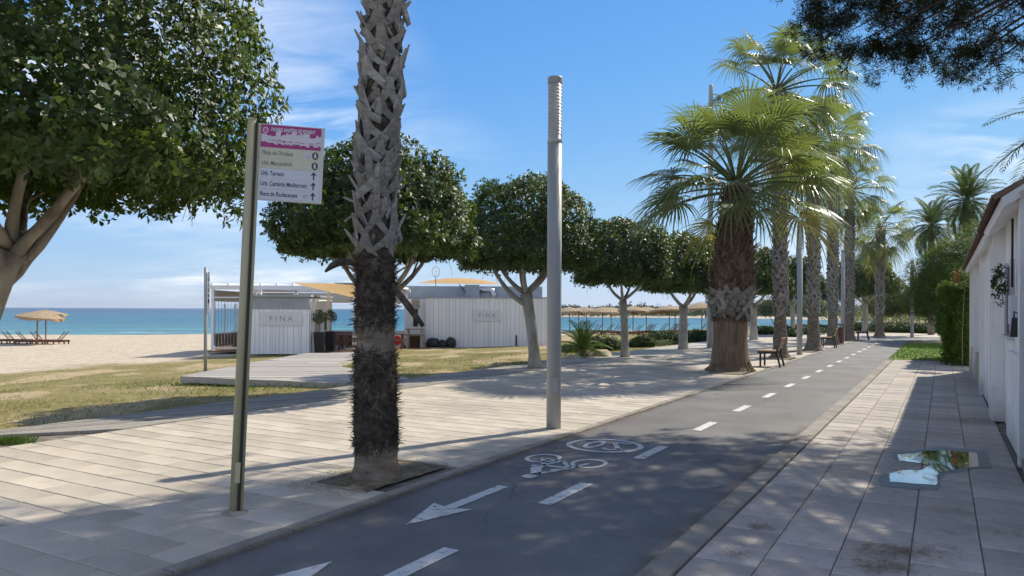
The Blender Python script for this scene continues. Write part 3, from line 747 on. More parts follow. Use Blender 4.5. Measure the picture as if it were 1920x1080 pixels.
# ---------------------------------------------------------------- fan palms
FR = {}
def frond_mesh(pitch, Lp, Lf, seed, m, nseg=34, droop=.5):
    key = (pitch, Lp, Lf, seed, m.name)
    if key in FR: return FR[key]
    rnd = random.Random(seed); mb = MB(); p = Vector((.05, 0, 0)); a = R(pitch); pts = [p]; K = 6; bend = R(26 if pitch > 10 else 18)
    for i in range(K):
        a -= bend / K; p = p + Vector((math.cos(a), 0, math.sin(a))) * Lp / K; pts.append(p)
    mb.tube(pts, [.030 * (1 - .1 * i) * Lp / 1.3 for i in range(K + 1)], 5)
    d = Vector((math.cos(a), 0, math.sin(a))); y = Vector((0, 1, 0)); nv = d.cross(y) * -1
    hub = pts[-1]; span = R(125); tw = rnd.uniform(-.3, .3)
    y = (y * math.cos(tw) + nv * math.sin(tw)).normalized(); nv = y.cross(d).normalized() * -1
    for i in range(nseg):
        f = (i + .5) / nseg * 2 - 1; an = f * span; L = Lf * (1 - .30 * abs(f) ** 1.6) * rnd.uniform(.9, 1.06)
        dr = (d * math.cos(an) + y * math.sin(an)).normalized(); sd_ = (y * math.cos(an) - d * math.sin(an)).normalized()
        cup = .22 * abs(math.sin(an)); half = math.sin(span / nseg) * .98
        gdr = droop * L * rnd.uniform(.55, 1.35); rows = []
        for r, w in ((.03, 1.0), (.34, 1.0), (.55, .82), (.75, .55), (.9, .32), (1.0, .05)):
            q = hub + dr * (r * L) + nv * (cup * r * L) + Vector((0, 0, -1)) * gdr * max(0, r - .32) ** 2 * 1.6
            ww = half * min(r, .42) * L * w; fold = ww * .45
            rows.append((q - sd_ * ww, q + nv * fold, q + sd_ * ww))
        o = len(mb.v)
        for r_ in rows: mb.v += [tuple(v) for v in r_]
        for k in range(len(rows) - 1):
            b = o + 3 * k; mb.f += [(b, b + 1, b + 4, b + 3), (b + 1, b + 2, b + 5, b + 4)]
    FR[key] = mb.mesh('frond', m); return FR[key]
def fan_crown(root, top, nf, Lp, Lf, seed, pmin=-55, yellow=-28, droop=.55, yfrac=.75):
    rnd = random.Random(seed)
    for i in range(nf):
        f = (i + .5) / nf; pitch = 86 - (86 - pmin) * f ** .92
        pc = int(round(pitch / 12) * 12); v = rnd.randint(0, 1)
        m = M_frondy if pc < yellow and rnd.random() < yfrac else M_frond
        me = frond_mesh(pc, Lp, Lf, v + 10 * abs(pc), m, droop=droop + (.25 if pc < 15 else 0))
        o = link('frond', me, root, (top[0], top[1], top[2] - .35 * f)); o.rotation_euler = (rnd.uniform(-.1, .1), rnd.uniform(-.1, .1), i * 2.39996 + rnd.uniform(-.25, .25))
        s_ = rnd.uniform(.88, 1.08); o.scale = (s_, s_, s_)
def boot_mesh(seed, w, L, m, name='leaf_base'):
    """split leaf base: a stub tip with two strips running down left and right"""
    rnd = random.Random(seed); mb = MB()
    tip = Vector((.045 * L / .2, 0, .10 * L / .2))          # x = outwards
    for sg in (-1, 1):
        a = Vector((.002, sg * w * 1.55, -L * .62)); b = Vector((.036, sg * w * .30, -.01)); c_ = tip * rnd.uniform(.8, 1.2) + Vector((.02, sg * w * .18, 0)); wd = w * .48
        rows = []
        for q, k, th in ((a, .75, .012), (b, 1.0, .026), (c_, .38, .012)):
            s2 = Vector((0, .86, sg * .5)); rows.append((q - s2 * wd * k, q + s2 * wd * k, q + s2 * wd * k * .9 + Vector((th, 0, 0)), q - s2 * wd * k * .9 + Vector((th, 0, 0))))
        o = len(mb.v)
        for r_ in rows: mb.v += [tuple(v) for v in r_]
        for k in range(2):
            b_i = o + 4 * k; mb.f += [(b_i + j, b_i + (j + 1) % 4, b_i + 4 + (j + 1) % 4, b_i + 4 + j) for j in range(4)]
        mb.f += [(o + 3, o + 2, o + 1, o), (o + 8, o + 9, o + 10, o + 11)]
    return mb.mesh(name, m)
def place_boots(root, path, z0, z1, dz, per, metas, seed, joined=None, jit=.02, tilt=.25, axis=None):
    """path(z) -> (centre xy, radius). single pieces, or joined into one mesh when joined is a material"""
    rnd = random.Random(seed); z = z0; k = 0; jm = MB()
    while z < z1:
        n = per(z) if callable(per) else per
        for i in range(n):
            a = 2 * math.pi * (i + .5 * (k % 2)) / n + rnd.uniform(-.16, .16); zz = z + rnd.uniform(-jit, jit) * 1.8; (cx, cy), r = path(zz)
            me = metas[rnd.randrange(len(metas))]; sc = rnd.uniform(.75, 1.3)
            M = Matrix.Translation((cx + math.cos(a) * (r - .012), cy + math.sin(a) * (r - .012), zz)) @ Matrix.Rotation(a, 4, 'Z') @ Matrix.Rotation(rnd.uniform(-tilt * .3, tilt), 4, 'Y') @ Matrix.Rotation(rnd.uniform(-.38, .38), 4, 'X') @ Matrix.Scale(sc, 4)
            if joined: jm.add([M @ v.co for v in me.vertices], [tuple(p.vertices) for p in me.polygons])
            else:
                o = link('leaf_base', me, root); o.matrix_local = M
        z += dz; k += 1
    if joined: stuff(jm.build('leaf_bases', joined, root))

# --- shaggy palm by the sign: trunk with a lattice of old leaf bases, crown above the picture
pb = g(706, 893); pb.z = -.02
root = thing('fan_palm', 'tall palm with crisscross grey leaf bases above and shaggy dark fibre below', 'palm tree', pb, 0)
def path1(z):
    k = z / 7.0
    r = float(np.interp(z, [0, .3, 1.2, 2.2, 2.6, 4, 9], [.225, .20, .185, .165, .138, .145, .165]))
    return ((-.035 * math.sin(z * .8) + .05 * k, .05 * k), r * 1.0)
mb = MB(); zs = np.linspace(-.05, 9.4, 110)
mb.tube([(*path1(z)[0], z) for z in zs], [path1(z)[1] * (1.06 if z < .12 else 1) * (1 + .03 * math.sin(i * 1.9)) for i, z in enumerate(zs)], 26, wob=.06, seed=3)
mb.build('trunk', M_ptrunk, root, True)
mb = MB(); zu = np.linspace(2.05, 7.4, 50); mb.tube([(*path1(z)[0], z) for z in zu], [path1(z)[1] + .006 for z in zu], 22, wob=.05, seed=4); mb.build('leaf_sheath', M_fibre, root, True)
BM = [boot_mesh(i, .078, .23, M_boot) for i in range(5)]
place_boots(root, path1, 2.25, 7.2, .175, 7, BM, 5, tilt=.45)
for zz, aa, L, dn in ((2.55, 3.5, .42, -.25), (2.62, 2.9, .5, .15), (2.75, .4, .34, .2), (2.7, 4.6, .40, .9), (2.72, 5.3, .40, .9), (2.66, 4.0, .36, 1.2), (2.9, 5.8, .3, .9), (3.0, 3.6, .3, .7), (2.45, 4.9, .38, 1.0)):
    (cx, cy), r = path1(zz); d = Vector((math.cos(aa), math.sin(aa), 0)); mb = MB()
    a = Vector((cx, cy, zz)) + d * r * .8; b = a + d * L * .45 + Vector((0, 0, L * dn)); mid = a.lerp(b, .5) + d * .03
    for u0, u1, w0, w1 in ((a, mid, .075, .06), (mid, b, .06, .035)): mb.beam(u0, u1, w0, .018, up=d)
    mb.build('leaf_base', M_boot, root)
# two broken hanging stalks
mb = MB(); mb.tube(bez((-.17, -.1, 2.02), (-.32, -.16, 2.12), (-.45, -.2, 1.96), 6), [.02, .025, .038, .036, .03, .01], 7); mb.build('broken_stalk', M_fibre, root, True)
mb = MB(); mb.tube(bez((.16, -.12, 1.85), (.26, -.15, 1.72), (.46, -.18, 1.46), 6), [.018, .022, .032, .034, .03, .02], 7); mb.build('broken_stalk', M_fibre, root, True)
# shaggy fibre: many hanging strands in irregular skirts
rs = np.random.RandomState(8); n = 14000
zz = np.concatenate([rs.uniform(.30, 1.22, int(n * .62)), rs.uniform(1.45, 2.12, n - int(n * .62))]); aa = rs.uniform(0, 2 * math.pi, n)
keep = lumpy(np.stack([np.cos(aa) * 1.2, np.sin(aa) * 1.2, zz * 2.1], 1), 1.6, 4.2) > -.42; zz, aa = zz[keep], aa[keep]; n = len(zz)
rad = np.array([path1(z)[1] for z in zz]); cen = np.array([path1(z)[0] for z in zz])
P = np.stack([cen[:, 0] + np.cos(aa) * rad * .99, cen[:, 1] + np.sin(aa) * rad * .99, zz], 1)
out = np.stack([np.cos(aa), np.sin(aa), np.zeros(n)], 1); tan = np.stack([-np.sin(aa), np.cos(aa), np.zeros(n)], 1)
fl = np.where(rs.uniform(size=(n, 1)) < .03, rs.uniform(.5, 1.6, (n, 1)), np.clip(rs.exponential(.06, (n, 1)), 0, .3))
D = out * fl + tan * rs.normal(0, .28, (n, 1)) + np.array([0, 0, -1]) * rs.uniform(-.3, 1.1, (n, 1))
L = rs.uniform(.04, .13, n); Wd = rs.uniform(.004, .014, n)
stuff(quads('fibre', leaf_quads(P, D, out, L, Wd, .1), M_fibre, root))
for za, zb in ((.24, 1.20), (1.50, 2.14)):
    mb = MB(); zl = np.linspace(za, zb, 26); K = 36
    for i, z in enumerate(zl):
        (cx, cy), r = path1(z)
        for k in range(K):
            a = 2 * math.pi * k / K; f = min(1, i / 2.5, (25 - i) / 2.5)
            q = noise.noise(Vector((math.cos(a) * 2.2, math.sin(a) * 2.2, z * 5))) + .6 * noise.noise(Vector((math.cos(a) * 7, math.sin(a) * 7, z * 6)))
            rr = r - .004 + f * (.010 + .022 * q); mb.v.append((cx + rr * math.cos(a), cy + rr * math.sin(a), z))
    mb.f = [(i * K + k, i * K + (k + 1) % K, (i + 1) * K + (k + 1) % K, (i + 1) * K + k) for i in range(25) for k in range(K)]
    mb.build('fibre_mat', M_fibre, root, True)
fan_crown(root, (.07, .07, 9.4), 30, 1.25, 1.05, 77)

# --- thick squat fan palm
pb = g(1369, 694); pb.z = -.02
root = thing('fan_palm', 'stout fan palm with thick flared trunk and wide green crown', 'palm tree', pb, 0)
prof = [(-.05, .66), (.05, .60), (.16, .52), (.35, .49), (.8, .44), (1.2, .45), (1.55, .44), (1.75, .47), (2.3, .55), (2.8, .50), (3.3, .44), (3.9, .38), (4.4, .34), (5.0, .28)]
def path2(z):
    return ((.12 * max(0, z - 1) / 3, 0), float(np.interp(z, [p[0] for p in prof], [p[1] for p in prof])))
zs = np.concatenate([np.linspace(-.05, .4, 10), np.linspace(.5, 5.0, 44)]); mb = MB()
rad = [path2(z)[1] for z in zs]
mb.tube([(*path2(z)[0], z) for z in zs], [r * (1 if z > .3 else 1) for r, z in zip(rad, zs)], 36, wob=.035, seed=9)
mb.build('trunk', M_ptrunk2, root, True)
mb = MB(); rnd = random.Random(3)
for i in range(60):                                         # root flare fringe
    a = 2 * math.pi * i / 60 + rnd.uniform(-.04, .04); d = Vector((math.cos(a), math.sin(a), 0)); h = rnd.uniform(.12, .32)
    mb.tube([d * .49 + Vector((0, 0, h)), d * .55 + Vector((0, 0, h * .45)), d * rnd.uniform(.62, .72) + Vector((0, 0, -.03))], [.012, .022, .026], 5)
mb.build('root_fringe', M_ptrunk2, root)
BB = [boot_mesh(20 + i, .10, .27, M_bootb) for i in range(4)]; BG = [boot_mesh(40 + i, .13, .34, M_boot) for i in range(4)]
place_boots(root, path2, 2.3, 4.9, .19, 14, BB, 12, tilt=.5)
place_boots(root, path2, 1.62, 2.3, .17, 13, BG, 13, tilt=.75)
mb = MB(); rs = np.random.RandomState(18); n = 900; aa = rs.uniform(0, 6.28, n); zz = rs.uniform(1.42, 1.75, n)
P = np.stack([np.cos(aa) * .43, np.sin(aa) * .43, zz], 1); out = np.stack([np.cos(aa), np.sin(aa), np.zeros(n)], 1)
stuff(quads('fibre', leaf_quads(P, out * .4 + np.array([0, 0, -1.]) + rs.normal(0, .3, (n, 3)), out, rs.uniform(.08, .24, n), np.full(n, .012)), M_fibre, root))
fan_crown(root, (.14, 0, 5.1), 42, 1.72, 1.40, 5, pmin=-12, yellow=-5, droop=.45, yfrac=.35)

# --- tall palms down the lane
def tall_palm(label, base, H, nf, Lp, Lf, seed, r0=.26, r1=.19, boots_from=1.6):
    root = thing('fan_palm', label, 'palm tree', base, random.Random(seed).random() * 6, 'tall fan palms along the bike lane')
    rnd = random.Random(seed); bx, by = rnd.uniform(-.25, .25), rnd.uniform(-.2, .2)
    def pth(z):
        k = max(0, z) / H; r = r1 + (r0 - r1) * max(0, 1 - z / 1.5) ** 1.3 + (.13 * max(0, 1 - z / .25) if z < .25 else 0)
        return ((bx * k * k, by * k * k), r)
    mb = MB(); zs = np.concatenate([np.linspace(-.06, .3, 5), np.linspace(.45, H, 46)])
    mb.tube([(*pth(z)[0], z) for z in zs], [pth(z)[1] * (1 + .05 * math.sin(i * 2.3)) for i, z in enumerate(zs)], 16, wob=.09, seed=seed)
    mb.build('trunk', M_ptrunk, root, True)
    bm = [boot_mesh(60 + i + seed, .085, .25, M_boot) for i in range(3)]
    place_boots(root, pth, boots_from, H - .1, .19, 8, bm, seed, joined=M_boot, tilt=.45)
    (cx, cy), _ = pth(H); fan_crown(root, (cx, cy, H), nf, Lp, Lf, seed, pmin=-62, yellow=-40, yfrac=.3, droop=.75)
    return root
def base(px, py): q = g(px, py); q.z = -.02; return q
tall_palm('tall palm rising behind the first single-seat bench', base(1463, 671), 9.1, 38, 1.6, 1.15, 31)
tall_palm('tall palm standing just past the second slim lamp post', base(1525, 657), 8.6, 34, 1.45, 1.1, 32, .3, .2)
tall_palm('tallest slim palm beside the brown litter bin', base(1561, 646), 9.6, 32, 1.4, 1.05, 33, .3, .2)
tall_palm('slim palm beside the third lamp post', base(1592, 639), 8.2, 32, 1.4, 1.05, 34, .3, .2)
tall_palm('shorter palm where the bike lane bends away', base(1649, 633), 6.7, 30, 1.3, 1.0, 35, .28, .2)

# ---------------------------------------------------------------- pine over the pavement (trunk in the garden behind the wall)
def pine_crown(rs, C, A, nl, ln, w):
    n = len(C); C = np.repeat(C, nl, 0); A = np.repeat(A, nl, 0)
    D = nrm(rdir(rs, n * nl) + A * .75); L = ln * rs.uniform(.6, 1.15, n * nl)
    return leaf_quads(C + D * .01, D, rdir(rs, n * nl), L, np.full(n * nl, w), .0)
root = thing('pine_tree', 'dark umbrella pine spreading over the bike lane from the walled garden', 'pine tree', ST(5.2, 5.4), 0)
mb = MB(); rnd = random.Random(7); rs = np.random.RandomState(7); base_p = ST(5.2, 5.4)
mb.tube([(0, 0, -.1), (.05, 0, 1.5), (-.1, .1, 3.2), (-.25, .15, 4.6)], [.42, .33, .29, .25], 14, wob=.1)
# branch tips reach out to where the shade falls; each is a spray of twigs with needle tufts
edge_s = [(-3.7, 4.85), (-3.1, 5.3), (-2.3, 6.0), (-1.4, 6.85), (-.5, 7.75), (0.2, 8.5), (1.0, 9.1), (2.0, 9.2), (3.1, 9.1), (4.0, 8.75), (5.0, 8.4), (6.2, 8.0)]
kx = 1 / math.tan(SUN_EL)
def lift(x, y, z): return Vector((x + math.sin(SUN_AZ) * kx * z, y + math.cos(SUN_AZ) * kx * z, z))
tips = []
for i, (x, y) in enumerate(edge_s):
    z = float(np.interp(x, [-.6, .2, 1.1, 1.8], [8.4, 7.3, 6.4, 6.1])) + rnd.uniform(-.2, .3); tips.append(lift(x, y, z))
inner = []
for i, tp in enumerate(tips):
    for f in (.2, .34, .48, .62, .74, .86, .95)[:7 if tp.z > 6.7 else 5]: 
        c0 = base_p + Vector((-.3, .2, 6.5)); q = c0.lerp(tp, f) + Vector((rnd.uniform(-.6, .6), rnd.uniform(-.6, .6), rnd.uniform(-.15, .55))); inner.append(q)
back = [lift(x, y, 7.3 + rnd.uniform(-.3, .4)) for x, y in ((-4.4, 3.8), (-3.6, 2.6), (6, 4), (7, 6), (-3.2, 3.5), (-1.2, 3.4), (1.4, 3.6), (3.2, 4.0), (-2.4, 4.9), (-1.2, 5.6), (-2.0, 2.8), (0, 4.5), (1.5, 5.5), (3, 6.2), (4.6, 6), (.2, 6.9), (1.9, 7.4), (3.5, 7.6))]
nodes = tips + inner + back
C = []; A = []
def spray(p, r, n, flatz=.33):
    m_ = max(3, n // 9); cc_ = rs.normal(size=(m_, 3)) * np.array([r, r, r * flatz]) * .5; n = int(n * 1.25); d = cc_[rs.randint(0, m_, n)] + rs.normal(size=(n, 3)) * .085
    C.append(np.array(p) + d); A.append(nrm(d + np.array([0, 0, .15])))
for p in tips: spray(p - Vector((.2, .35, 0)), .8, 330 if p.z > 7 else 190)
for p in inner: spray(p, 1.25, 330 if p.z > 6.9 else 230)
for p in back: spray(p, 1.6, 520 if p.x > 6.5 else 800)
# hanging low sprays that show against the sky
for (px, py, Y, r, n) in ((1800, 108, 12.6, .5, 90), (1835, 135, 12.4, .28, 50), (1700, 105, 12.9, .45, 110), (1640, 85, 13.1, .5, 140), (1590, 60, 13.3, .45, 140), (1540, 18, 13.4, .45, 150), (1490, 5, 13.5, .4, 110),
                          (1745, 60, 12.8, .5, 140), (1890, 22, 12.2, .5, 120), (1660, 40, 13, .6, 200), (1580, 25, 13.2, .6, 200), (1720, 20, 12.8, .6, 180), (1850, 15, 12.2, .45, 120), (1815, 60, 12.6, .3, 50)):
    q = at(px, py, Y); spray(q, r * 1.1, int(n * .62), .8); nodes.append(q)
C = np.concatenate(C) - np.array(base_p); A = np.concatenate(A)
quads('needles', pine_crown(rs, C, A, 14, .14, .0112), M_needle, root)
fk = Vector((-.25, .15, 4.4))
hubs = []
for i in range(9):
    a = i * .7; e = Vector((-.3 + math.cos(a) * 2.6, .2 + math.sin(a) * 2.6, 5.9)); hubs.append(e); mb.tube(bez(fk, fk.lerp(e, .5) + Vector((0, 0, .3)), e, 6), [.16, .15, .13, .12, .10, .09], 8)
for p in nodes:
    q = Vector(p) - base_p; h = min(hubs, key=lambda h: (h - q).length)
    mb.tube(bez(h, h.lerp(q, .5) + Vector((rnd.uniform(-.2, .2), rnd.uniform(-.2, .2), rnd.uniform(0, .35))), q, 6), [.06, .05, .04, .03, .02, .008], 5)
mb.build('trunk', M_pinebark, root, True)

# ---------------------------------------------------------------- feather palms
def feather_frond(L, pitch, bend, seed, m, nl=34, ll=.38, lw=.011):
    rnd = random.Random(seed); mb = MB(); p = Vector((0, 0, 0)); a = R(pitch); K = 16; pts = [p]; ds = []
    for i in range(K):
        a -= R(bend) / K * (.5 + i / K); d = Vector((math.cos(a), 0, math.sin(a))); ds.append(d); p = p + d * L / K; pts.append(p)
    mb.tube(pts, [.022 * (1 - .85 * i / K) for i in range(K + 1)], 4)
    for i in range(nl):
        f = .14 + .85 * i / nl; k = min(int(f * K), K - 1); q = pts[k].lerp(pts[k + 1], f * K - k); d = ds[k]; up = Vector((-d.z, 0, d.x))
        for sg in (-1, 1):
            l = ll * math.sin(math.pi * min(.97, f * .9 + .1)) ** .7 * rnd.uniform(.85, 1.1); dr = (d * .6 + Vector((0, sg, 0)) * .8 + up * rnd.uniform(.1, .35)).normalized()
            w = up.cross(dr).normalized() * lw; e = q + dr * l + Vector((0, 0, -l * .22)); mid = q + dr * l * .5
            o = len(mb.v); mb.v += [tuple(q), tuple(mid - w), tuple(e), tuple(mid + w)]; mb.f.append((o, o + 1, o + 2, o + 3))
    return mb.mesh('frond', m)
M_date = pm('date_frond', [(.045, .075, .025), (.085, .125, .04)], 3, .5, rand=.2, transl=(.16, .25, .04), tw=.25)
M_dateb = pm('date_frond_bright', [(.10, .17, .025), (.16, .24, .045)], 3, .5, rand=.2, transl=(.3, .42, .05), tw=.35)
def feather_palm(label, base_, H, n, L, seed, m, tr=.2, ll=.38, p0=80, p1=-35, nl=34, lw=.011):
    root = thing('feather_palm', label, 'palm tree', base_, 0); rnd = random.Random(seed)
    mb = MB(); zs = np.linspace(-.05, H, 14); mb.tube([(0, 0, z) for z in zs], [tr * (1 + .08 * (i % 2)) for i in range(14)], 12, wob=.1, seed=seed); mb.build('trunk', M_ptrunk, root, True)
    var = [feather_frond(L, pt, 55 + 25 * (k % 2), seed + k, m, ll=ll, nl=nl, lw=lw) for k, pt in enumerate(np.linspace(p0, p1, 6))]
    for i in range(n):
        k = min(5, int(6 * (i + rnd.random() * .8) / n)); o = link('frond', var[k], root, (0, 0, H)); o.rotation_euler = (0, 0, i * 2.39996 + rnd.uniform(-.2, .2))
    return root
q = g(1092, 668); q.z = hz(q) - .02
feather_palm('young bushy bright green date palm among shrubs at the promenade edge', q, .35, 30, 1.15, 3, M_dateb, .1, .32, 85, 5)
feather_palm('date palm leaning its frond tips over the white house wall', ST(14.6, 2.35), 4.5, 34, 2.2, 5, M_date, .22, .42)
# ================================================================ street furniture
def text_mesh(body, size, m, parent, loc, rot=(math.pi / 2, 0, 0), align='LEFT', name='lettering', shear=0, sx=1, bold=0, z=0):
    cu = bpy.data.curves.new('txt', 'FONT'); cu.body = body; cu.size = size; cu.align_x = align; cu.align_y = 'CENTER'; cu.shear = shear; cu.offset = bold
    cu.resolution_u = 3
    ob = bpy.data.objects.new('txt', cu); COL.objects.link(ob); bpy.context.view_layer.update()
    me = bpy.data.meshes.new_from_object(ob.evaluated_get(bpy.context.evaluated_depsgraph_get())); bpy.data.objects.remove(ob); me.name = name
    me.materials.clear(); me.materials.append(m)
    o = link(name, me, parent); o.location = loc; o.rotation_euler = rot; o.scale = (sx, 1, 1); return o
def poly_part(name, polys, y, m, parent):
    mb = MB()
    for p in polys: mb.add([(x, y, z) for x, z in p], [tuple(range(len(p)))])
    return mb.build(name, m, parent)

# --- direction sign
M_mag = flat('sign_magenta', (.36, .05, .20)); M_syel = flat('sign_cream', (.56, .55, .42)); M_swh = flat('sign_white', (.58, .58, .64)); M_ink = flat('sign_ink', (.05, .05, .08))
M_ink2 = flat('sign_faded_ink', (.22, .22, .17)); M_alu = flat('aluminium_frame', (.55, .55, .52), .4); M_skl = flat('sign_skyline_white', (.62, .58, .62)); M_blue = flat('sign_blue', (.30, .40, .60)); M_gl = flat('sign_grey', (.42, .42, .47))
pb = g(441, 962); pb.z = .003
sign = thing('direction_sign', 'tall steel post carrying a pink and white direction sign', 'sign', pb)
sign.rotation_euler = (0, R(2.35), R(9))
mb = MB(); mb.tube([(-.012, 0, 0), (-.012, 0, 3.07)], .034, 20); mb.build('post', M_steel, sign, True)
mb = MB(); mb.box((.030, -.004, 1.53), (.012, .05, 3.06)); mb.build('post_channel', M_dark, sign)
mb = MB(); mb.tube([(.043, 0, 0), (.043, 0, 3.05)], .014, 12); mb.build('post_rail', M_steel, sign, True)
mb = MB(); mb.lathe([(.036, 3.07), (.036, 3.085), (.02, 3.09)], 20, (-.012, 0, 0)); mb.build('cap', M_steel, sign)
mb = MB(); mb.box((.01, -.036, .32), (.04, .006, .16)); mb.build('access_hatch', M_steel, sign)
mb = MB(); mb.lathe([(.10, 0), (.10, .006), (.05, .010), (.045, .02)], 16); mb.build('base_plate', M_kerb, sign)
x0, x1, z0, z1 = .055, .545, 2.45, 3.05; YF = -.0135
mb = MB(); mb.box(((x0 + x1) / 2, 0, (z0 + z1) / 2), (x1 - x0, .022, z1 - z0)); pan = mb.build('panel', M_alu, sign)
hw = x1 - x0 - .03; xa = x0 + .006; xb = xa + hw
rows = [(z0 + .010, .098), (z0 + .112, .098), (z0 + .214, .098), (z0 + .316, .098), (z0 + .418, .172)]
for i, (z, h) in enumerate(rows):
    mm = (M_swh, M_swh, M_swh, M_syel, M_syel, M_mag)[i] if i < 4 else M_mag
    if i == 2: mm = M_swh
for i, (z, h, mm) in enumerate([(2.462, .078, M_swh), (2.543, .078, M_swh), (2.624, .078, M_swh), (2.705, .078, M_syel), (2.786, .078, M_syel), (2.868, .176, M_mag)]):
    mb = MB(); mb.box(((xa + xb) / 2, -.0115, z + h / 2), (hw, .003, h)); mb.build('name_strip', mm, pan)
YT = -.0145
for z, tx, m_, sh, b in ((2.501, 'Riera de Riudecanyes', M_ink, 0, .0), (2.582, 'Urb. Cambrils Mediterrani', M_ink, 0, 0), (2.663, 'Urb. Tarraco', M_ink, 0, 0), (2.744, 'Urb. Marcambrils', M_ink2, .22, 0), (2.825, "Platja de l'Ardiaca", M_ink2, .22, 0)):
    text_mesh(tx, .05, m_, pan, (xa + .012, YT, z), shear=sh, sx=.66, bold=.0006)
text_mesh('PASSEIG MARÍTIM DE PONENT', .040, M_skl, pan, (xa + .075, YT, 3.008), shear=.25, sx=.62, bold=.0012)
for z in (2.501, 2.582, 2.663):
    ax = xb - .045
    poly_part('arrow', [[(ax - .005, z - .028), (ax + .005, z - .028), (ax + .005, z + .02), (ax - .005, z + .02)], [(ax, z + .034), (ax - .022, z + .006), (ax - .013, z + .004), (ax, z + .018)], [(ax, z + .034), (ax, z + .018), (ax + .013, z + .004), (ax + .022, z + .006)]], YT, M_ink, pan)
for z in (2.744, 2.825):
    ax = xb - .04
    poly_part('walker_disc', [[(ax + .024 * math.cos(k * .35), z + .031 * math.sin(k * .35)) for k in range(18)]], YT, M_ink, pan)
    poly_part('walker_figure', [[(ax + .006 * math.cos(k), z + .018 + .006 * math.sin(k)) for k in range(6)], [(ax - .006, z + .011), (ax - .013, z - .006), (ax - .005, z - .004), (ax - .009, z - .022), (ax - .003, z - .022), (ax + .001, z - .008), (ax + .008, z - .022), (ax + .013, z - .02), (ax + .006, z - .002), (ax + .012, z - .001), (ax + .006, z + .011)]], YT - .001, M_swh, pan)
poly_part('beach_icon', [[(xb - .115, 2.803), (xb - .075, 2.803), (xb - .075, 2.848), (xb - .115, 2.848)]], YT, M_swh, pan)
poly_part('beach_icon', [[(xb - .108, 2.808), (xb - .084, 2.808), (xb - .084, 2.818), (xb - .108, 2.818)], [(xb - .106, 2.83), (xb - .096, 2.842), (xb - .096, 2.832)], [(xb - .094, 2.832), (xb - .084, 2.84), (xb - .08, 2.83)]], YT - .001, M_blue, pan)
poly_part('river_icon', [[(xb - .125, 2.489 + d), (xb - .085, 2.489 + d), (xb - .085, 2.495 + d), (xb - .125, 2.495 + d)] for d in (0, .009, .018)], YT, M_gl, pan)
# white townscape drawing on the pink field
rnd = random.Random(5); sk = []; x = xa + .005
while x < xb - .01:
    w = rnd.uniform(.014, .05); h = .045 + .035 * math.sin((x - xa) * 7.5) * .6 + rnd.uniform(-.012, .03)
    pts = [(x, 2.905 + rnd.uniform(-.015, .01)), (min(x + w, xb), 2.90 + rnd.uniform(-.015, .01)), (min(x + w, xb), 2.905 + h)]
    pts += [(x + w * .5, 2.905 + h + rnd.uniform(.004, .02)), (x, 2.905 + h * rnd.uniform(.7, 1))] if rnd.random() < .55 else [(x + w * .5, 2.905 + h), (x, 2.905 + h)]
    sk.append(pts); x += w * rnd.uniform(.72, 1.0)
sk = [[(min(max(a, xa), xb), b) for a, b in p] for p in sk]
for i, p in enumerate(sk): poly_part('townscape_shape', [p], YT - .0002 * (i % 3), M_skl, pan)
tw = xa + .2; poly_part('townscape_tower', [[(tw - .009, 2.9), (tw + .009, 2.9), (tw + .009, 2.965), (tw, 2.985), (tw - .009, 2.965)]], YT - .0008, M_skl, pan)
for i in range(34):
    a = rnd.uniform(xa + .01, xb - .02); b = rnd.uniform(2.885, 2.93); l = rnd.uniform(.006, .03); poly_part('townscape_shade', [[(a, b), (a + l, b), (a + l, b + .004), (a, b + .005)]], YT - .0011, M_mag, pan)
poly_part('crest', [[(xa + .035 + .022 * math.cos(k * .4), 3.0 + .026 * math.sin(k * .4)) for k in range(16)]], YT, M_skl, pan)
poly_part('crest_mark', [[(xa + .035 + .016 * math.cos(k * .4), 3.0 + .02 * math.sin(k * .4)) for k in range(16)]], YT - .0006, flat('sign_pink', (.48, .16, .32)), pan)

# --- column lamps
def lamp(label, pos):
    r = thing('lamp_post', label, 'street lamp', pos, 0, 'grey column lamps along the promenade')
    mb = MB(); mb.lathe([(.098, .004), (.098, 3.86)], 28); mb.build('column', M_galv, r, True)
    mb = MB(); mb.lathe([(.165, 0), (.165, .012), (.11, .014), (.105, .02)], 24); mb.build('base_plate', M_kerb, r)
    mb = MB(); mb.lathe([(.101, 3.86), (.101, 3.90), (.092, 3.905), (.092, 4.68)], 28); hd = mb.build('lamp_head', M_lens, r, True)
    mb = MB(); mb.lathe([(.101, 4.66), (.101, 4.735), (.095, 4.745), (.02, 4.748)], 28); mb.build('cap', M_galv, r)
    for k in range(15):
        z = 3.96 + k * .046; mb = MB(); mb.lathe([(.092, z), (.0965, z + .002), (.0965, z + .010), (.092, z + .022)], 24); mb.build('louvre', M_lens, hd, True)
    mb = MB(); mb.box((0, -.0975, .62), (.09, .006, .2)); mb.build('access_hatch', M_galv, r)
    return r
l0 = lamp('grey column lamp standing at the kerb between the shaggy palm and the stout palm', base(1038, 803))
KIDS[l0.name] = list(l0.children)
for px, py, lb in ((1499, 665, 'grey column lamp between two tall palms past the first bench'), (1580, 641, 'grey column lamp next to the litter bin'), (1710, 632, 'grey column lamp at the far end of the lawn')):
    copy_tree(l0, base(px, py), 0, lb)
q = g(1331, 652); q.z = -.03
r = thing('light_mast', 'very tall thin pale grey mast rising behind the stout palm', 'light mast', q)
mb = MB(); mb.lathe([(.13, 0), (.125, 2), (.10, 10.7), (.085, 11.2), (.05, 11.25)], 18); mb.build('pole', M_galv, r, True)
mb = MB(); mb.lathe([(.26, 0), (.26, .03), (.15, .05)], 14); mb.build('base_plate', M_kerb, r)
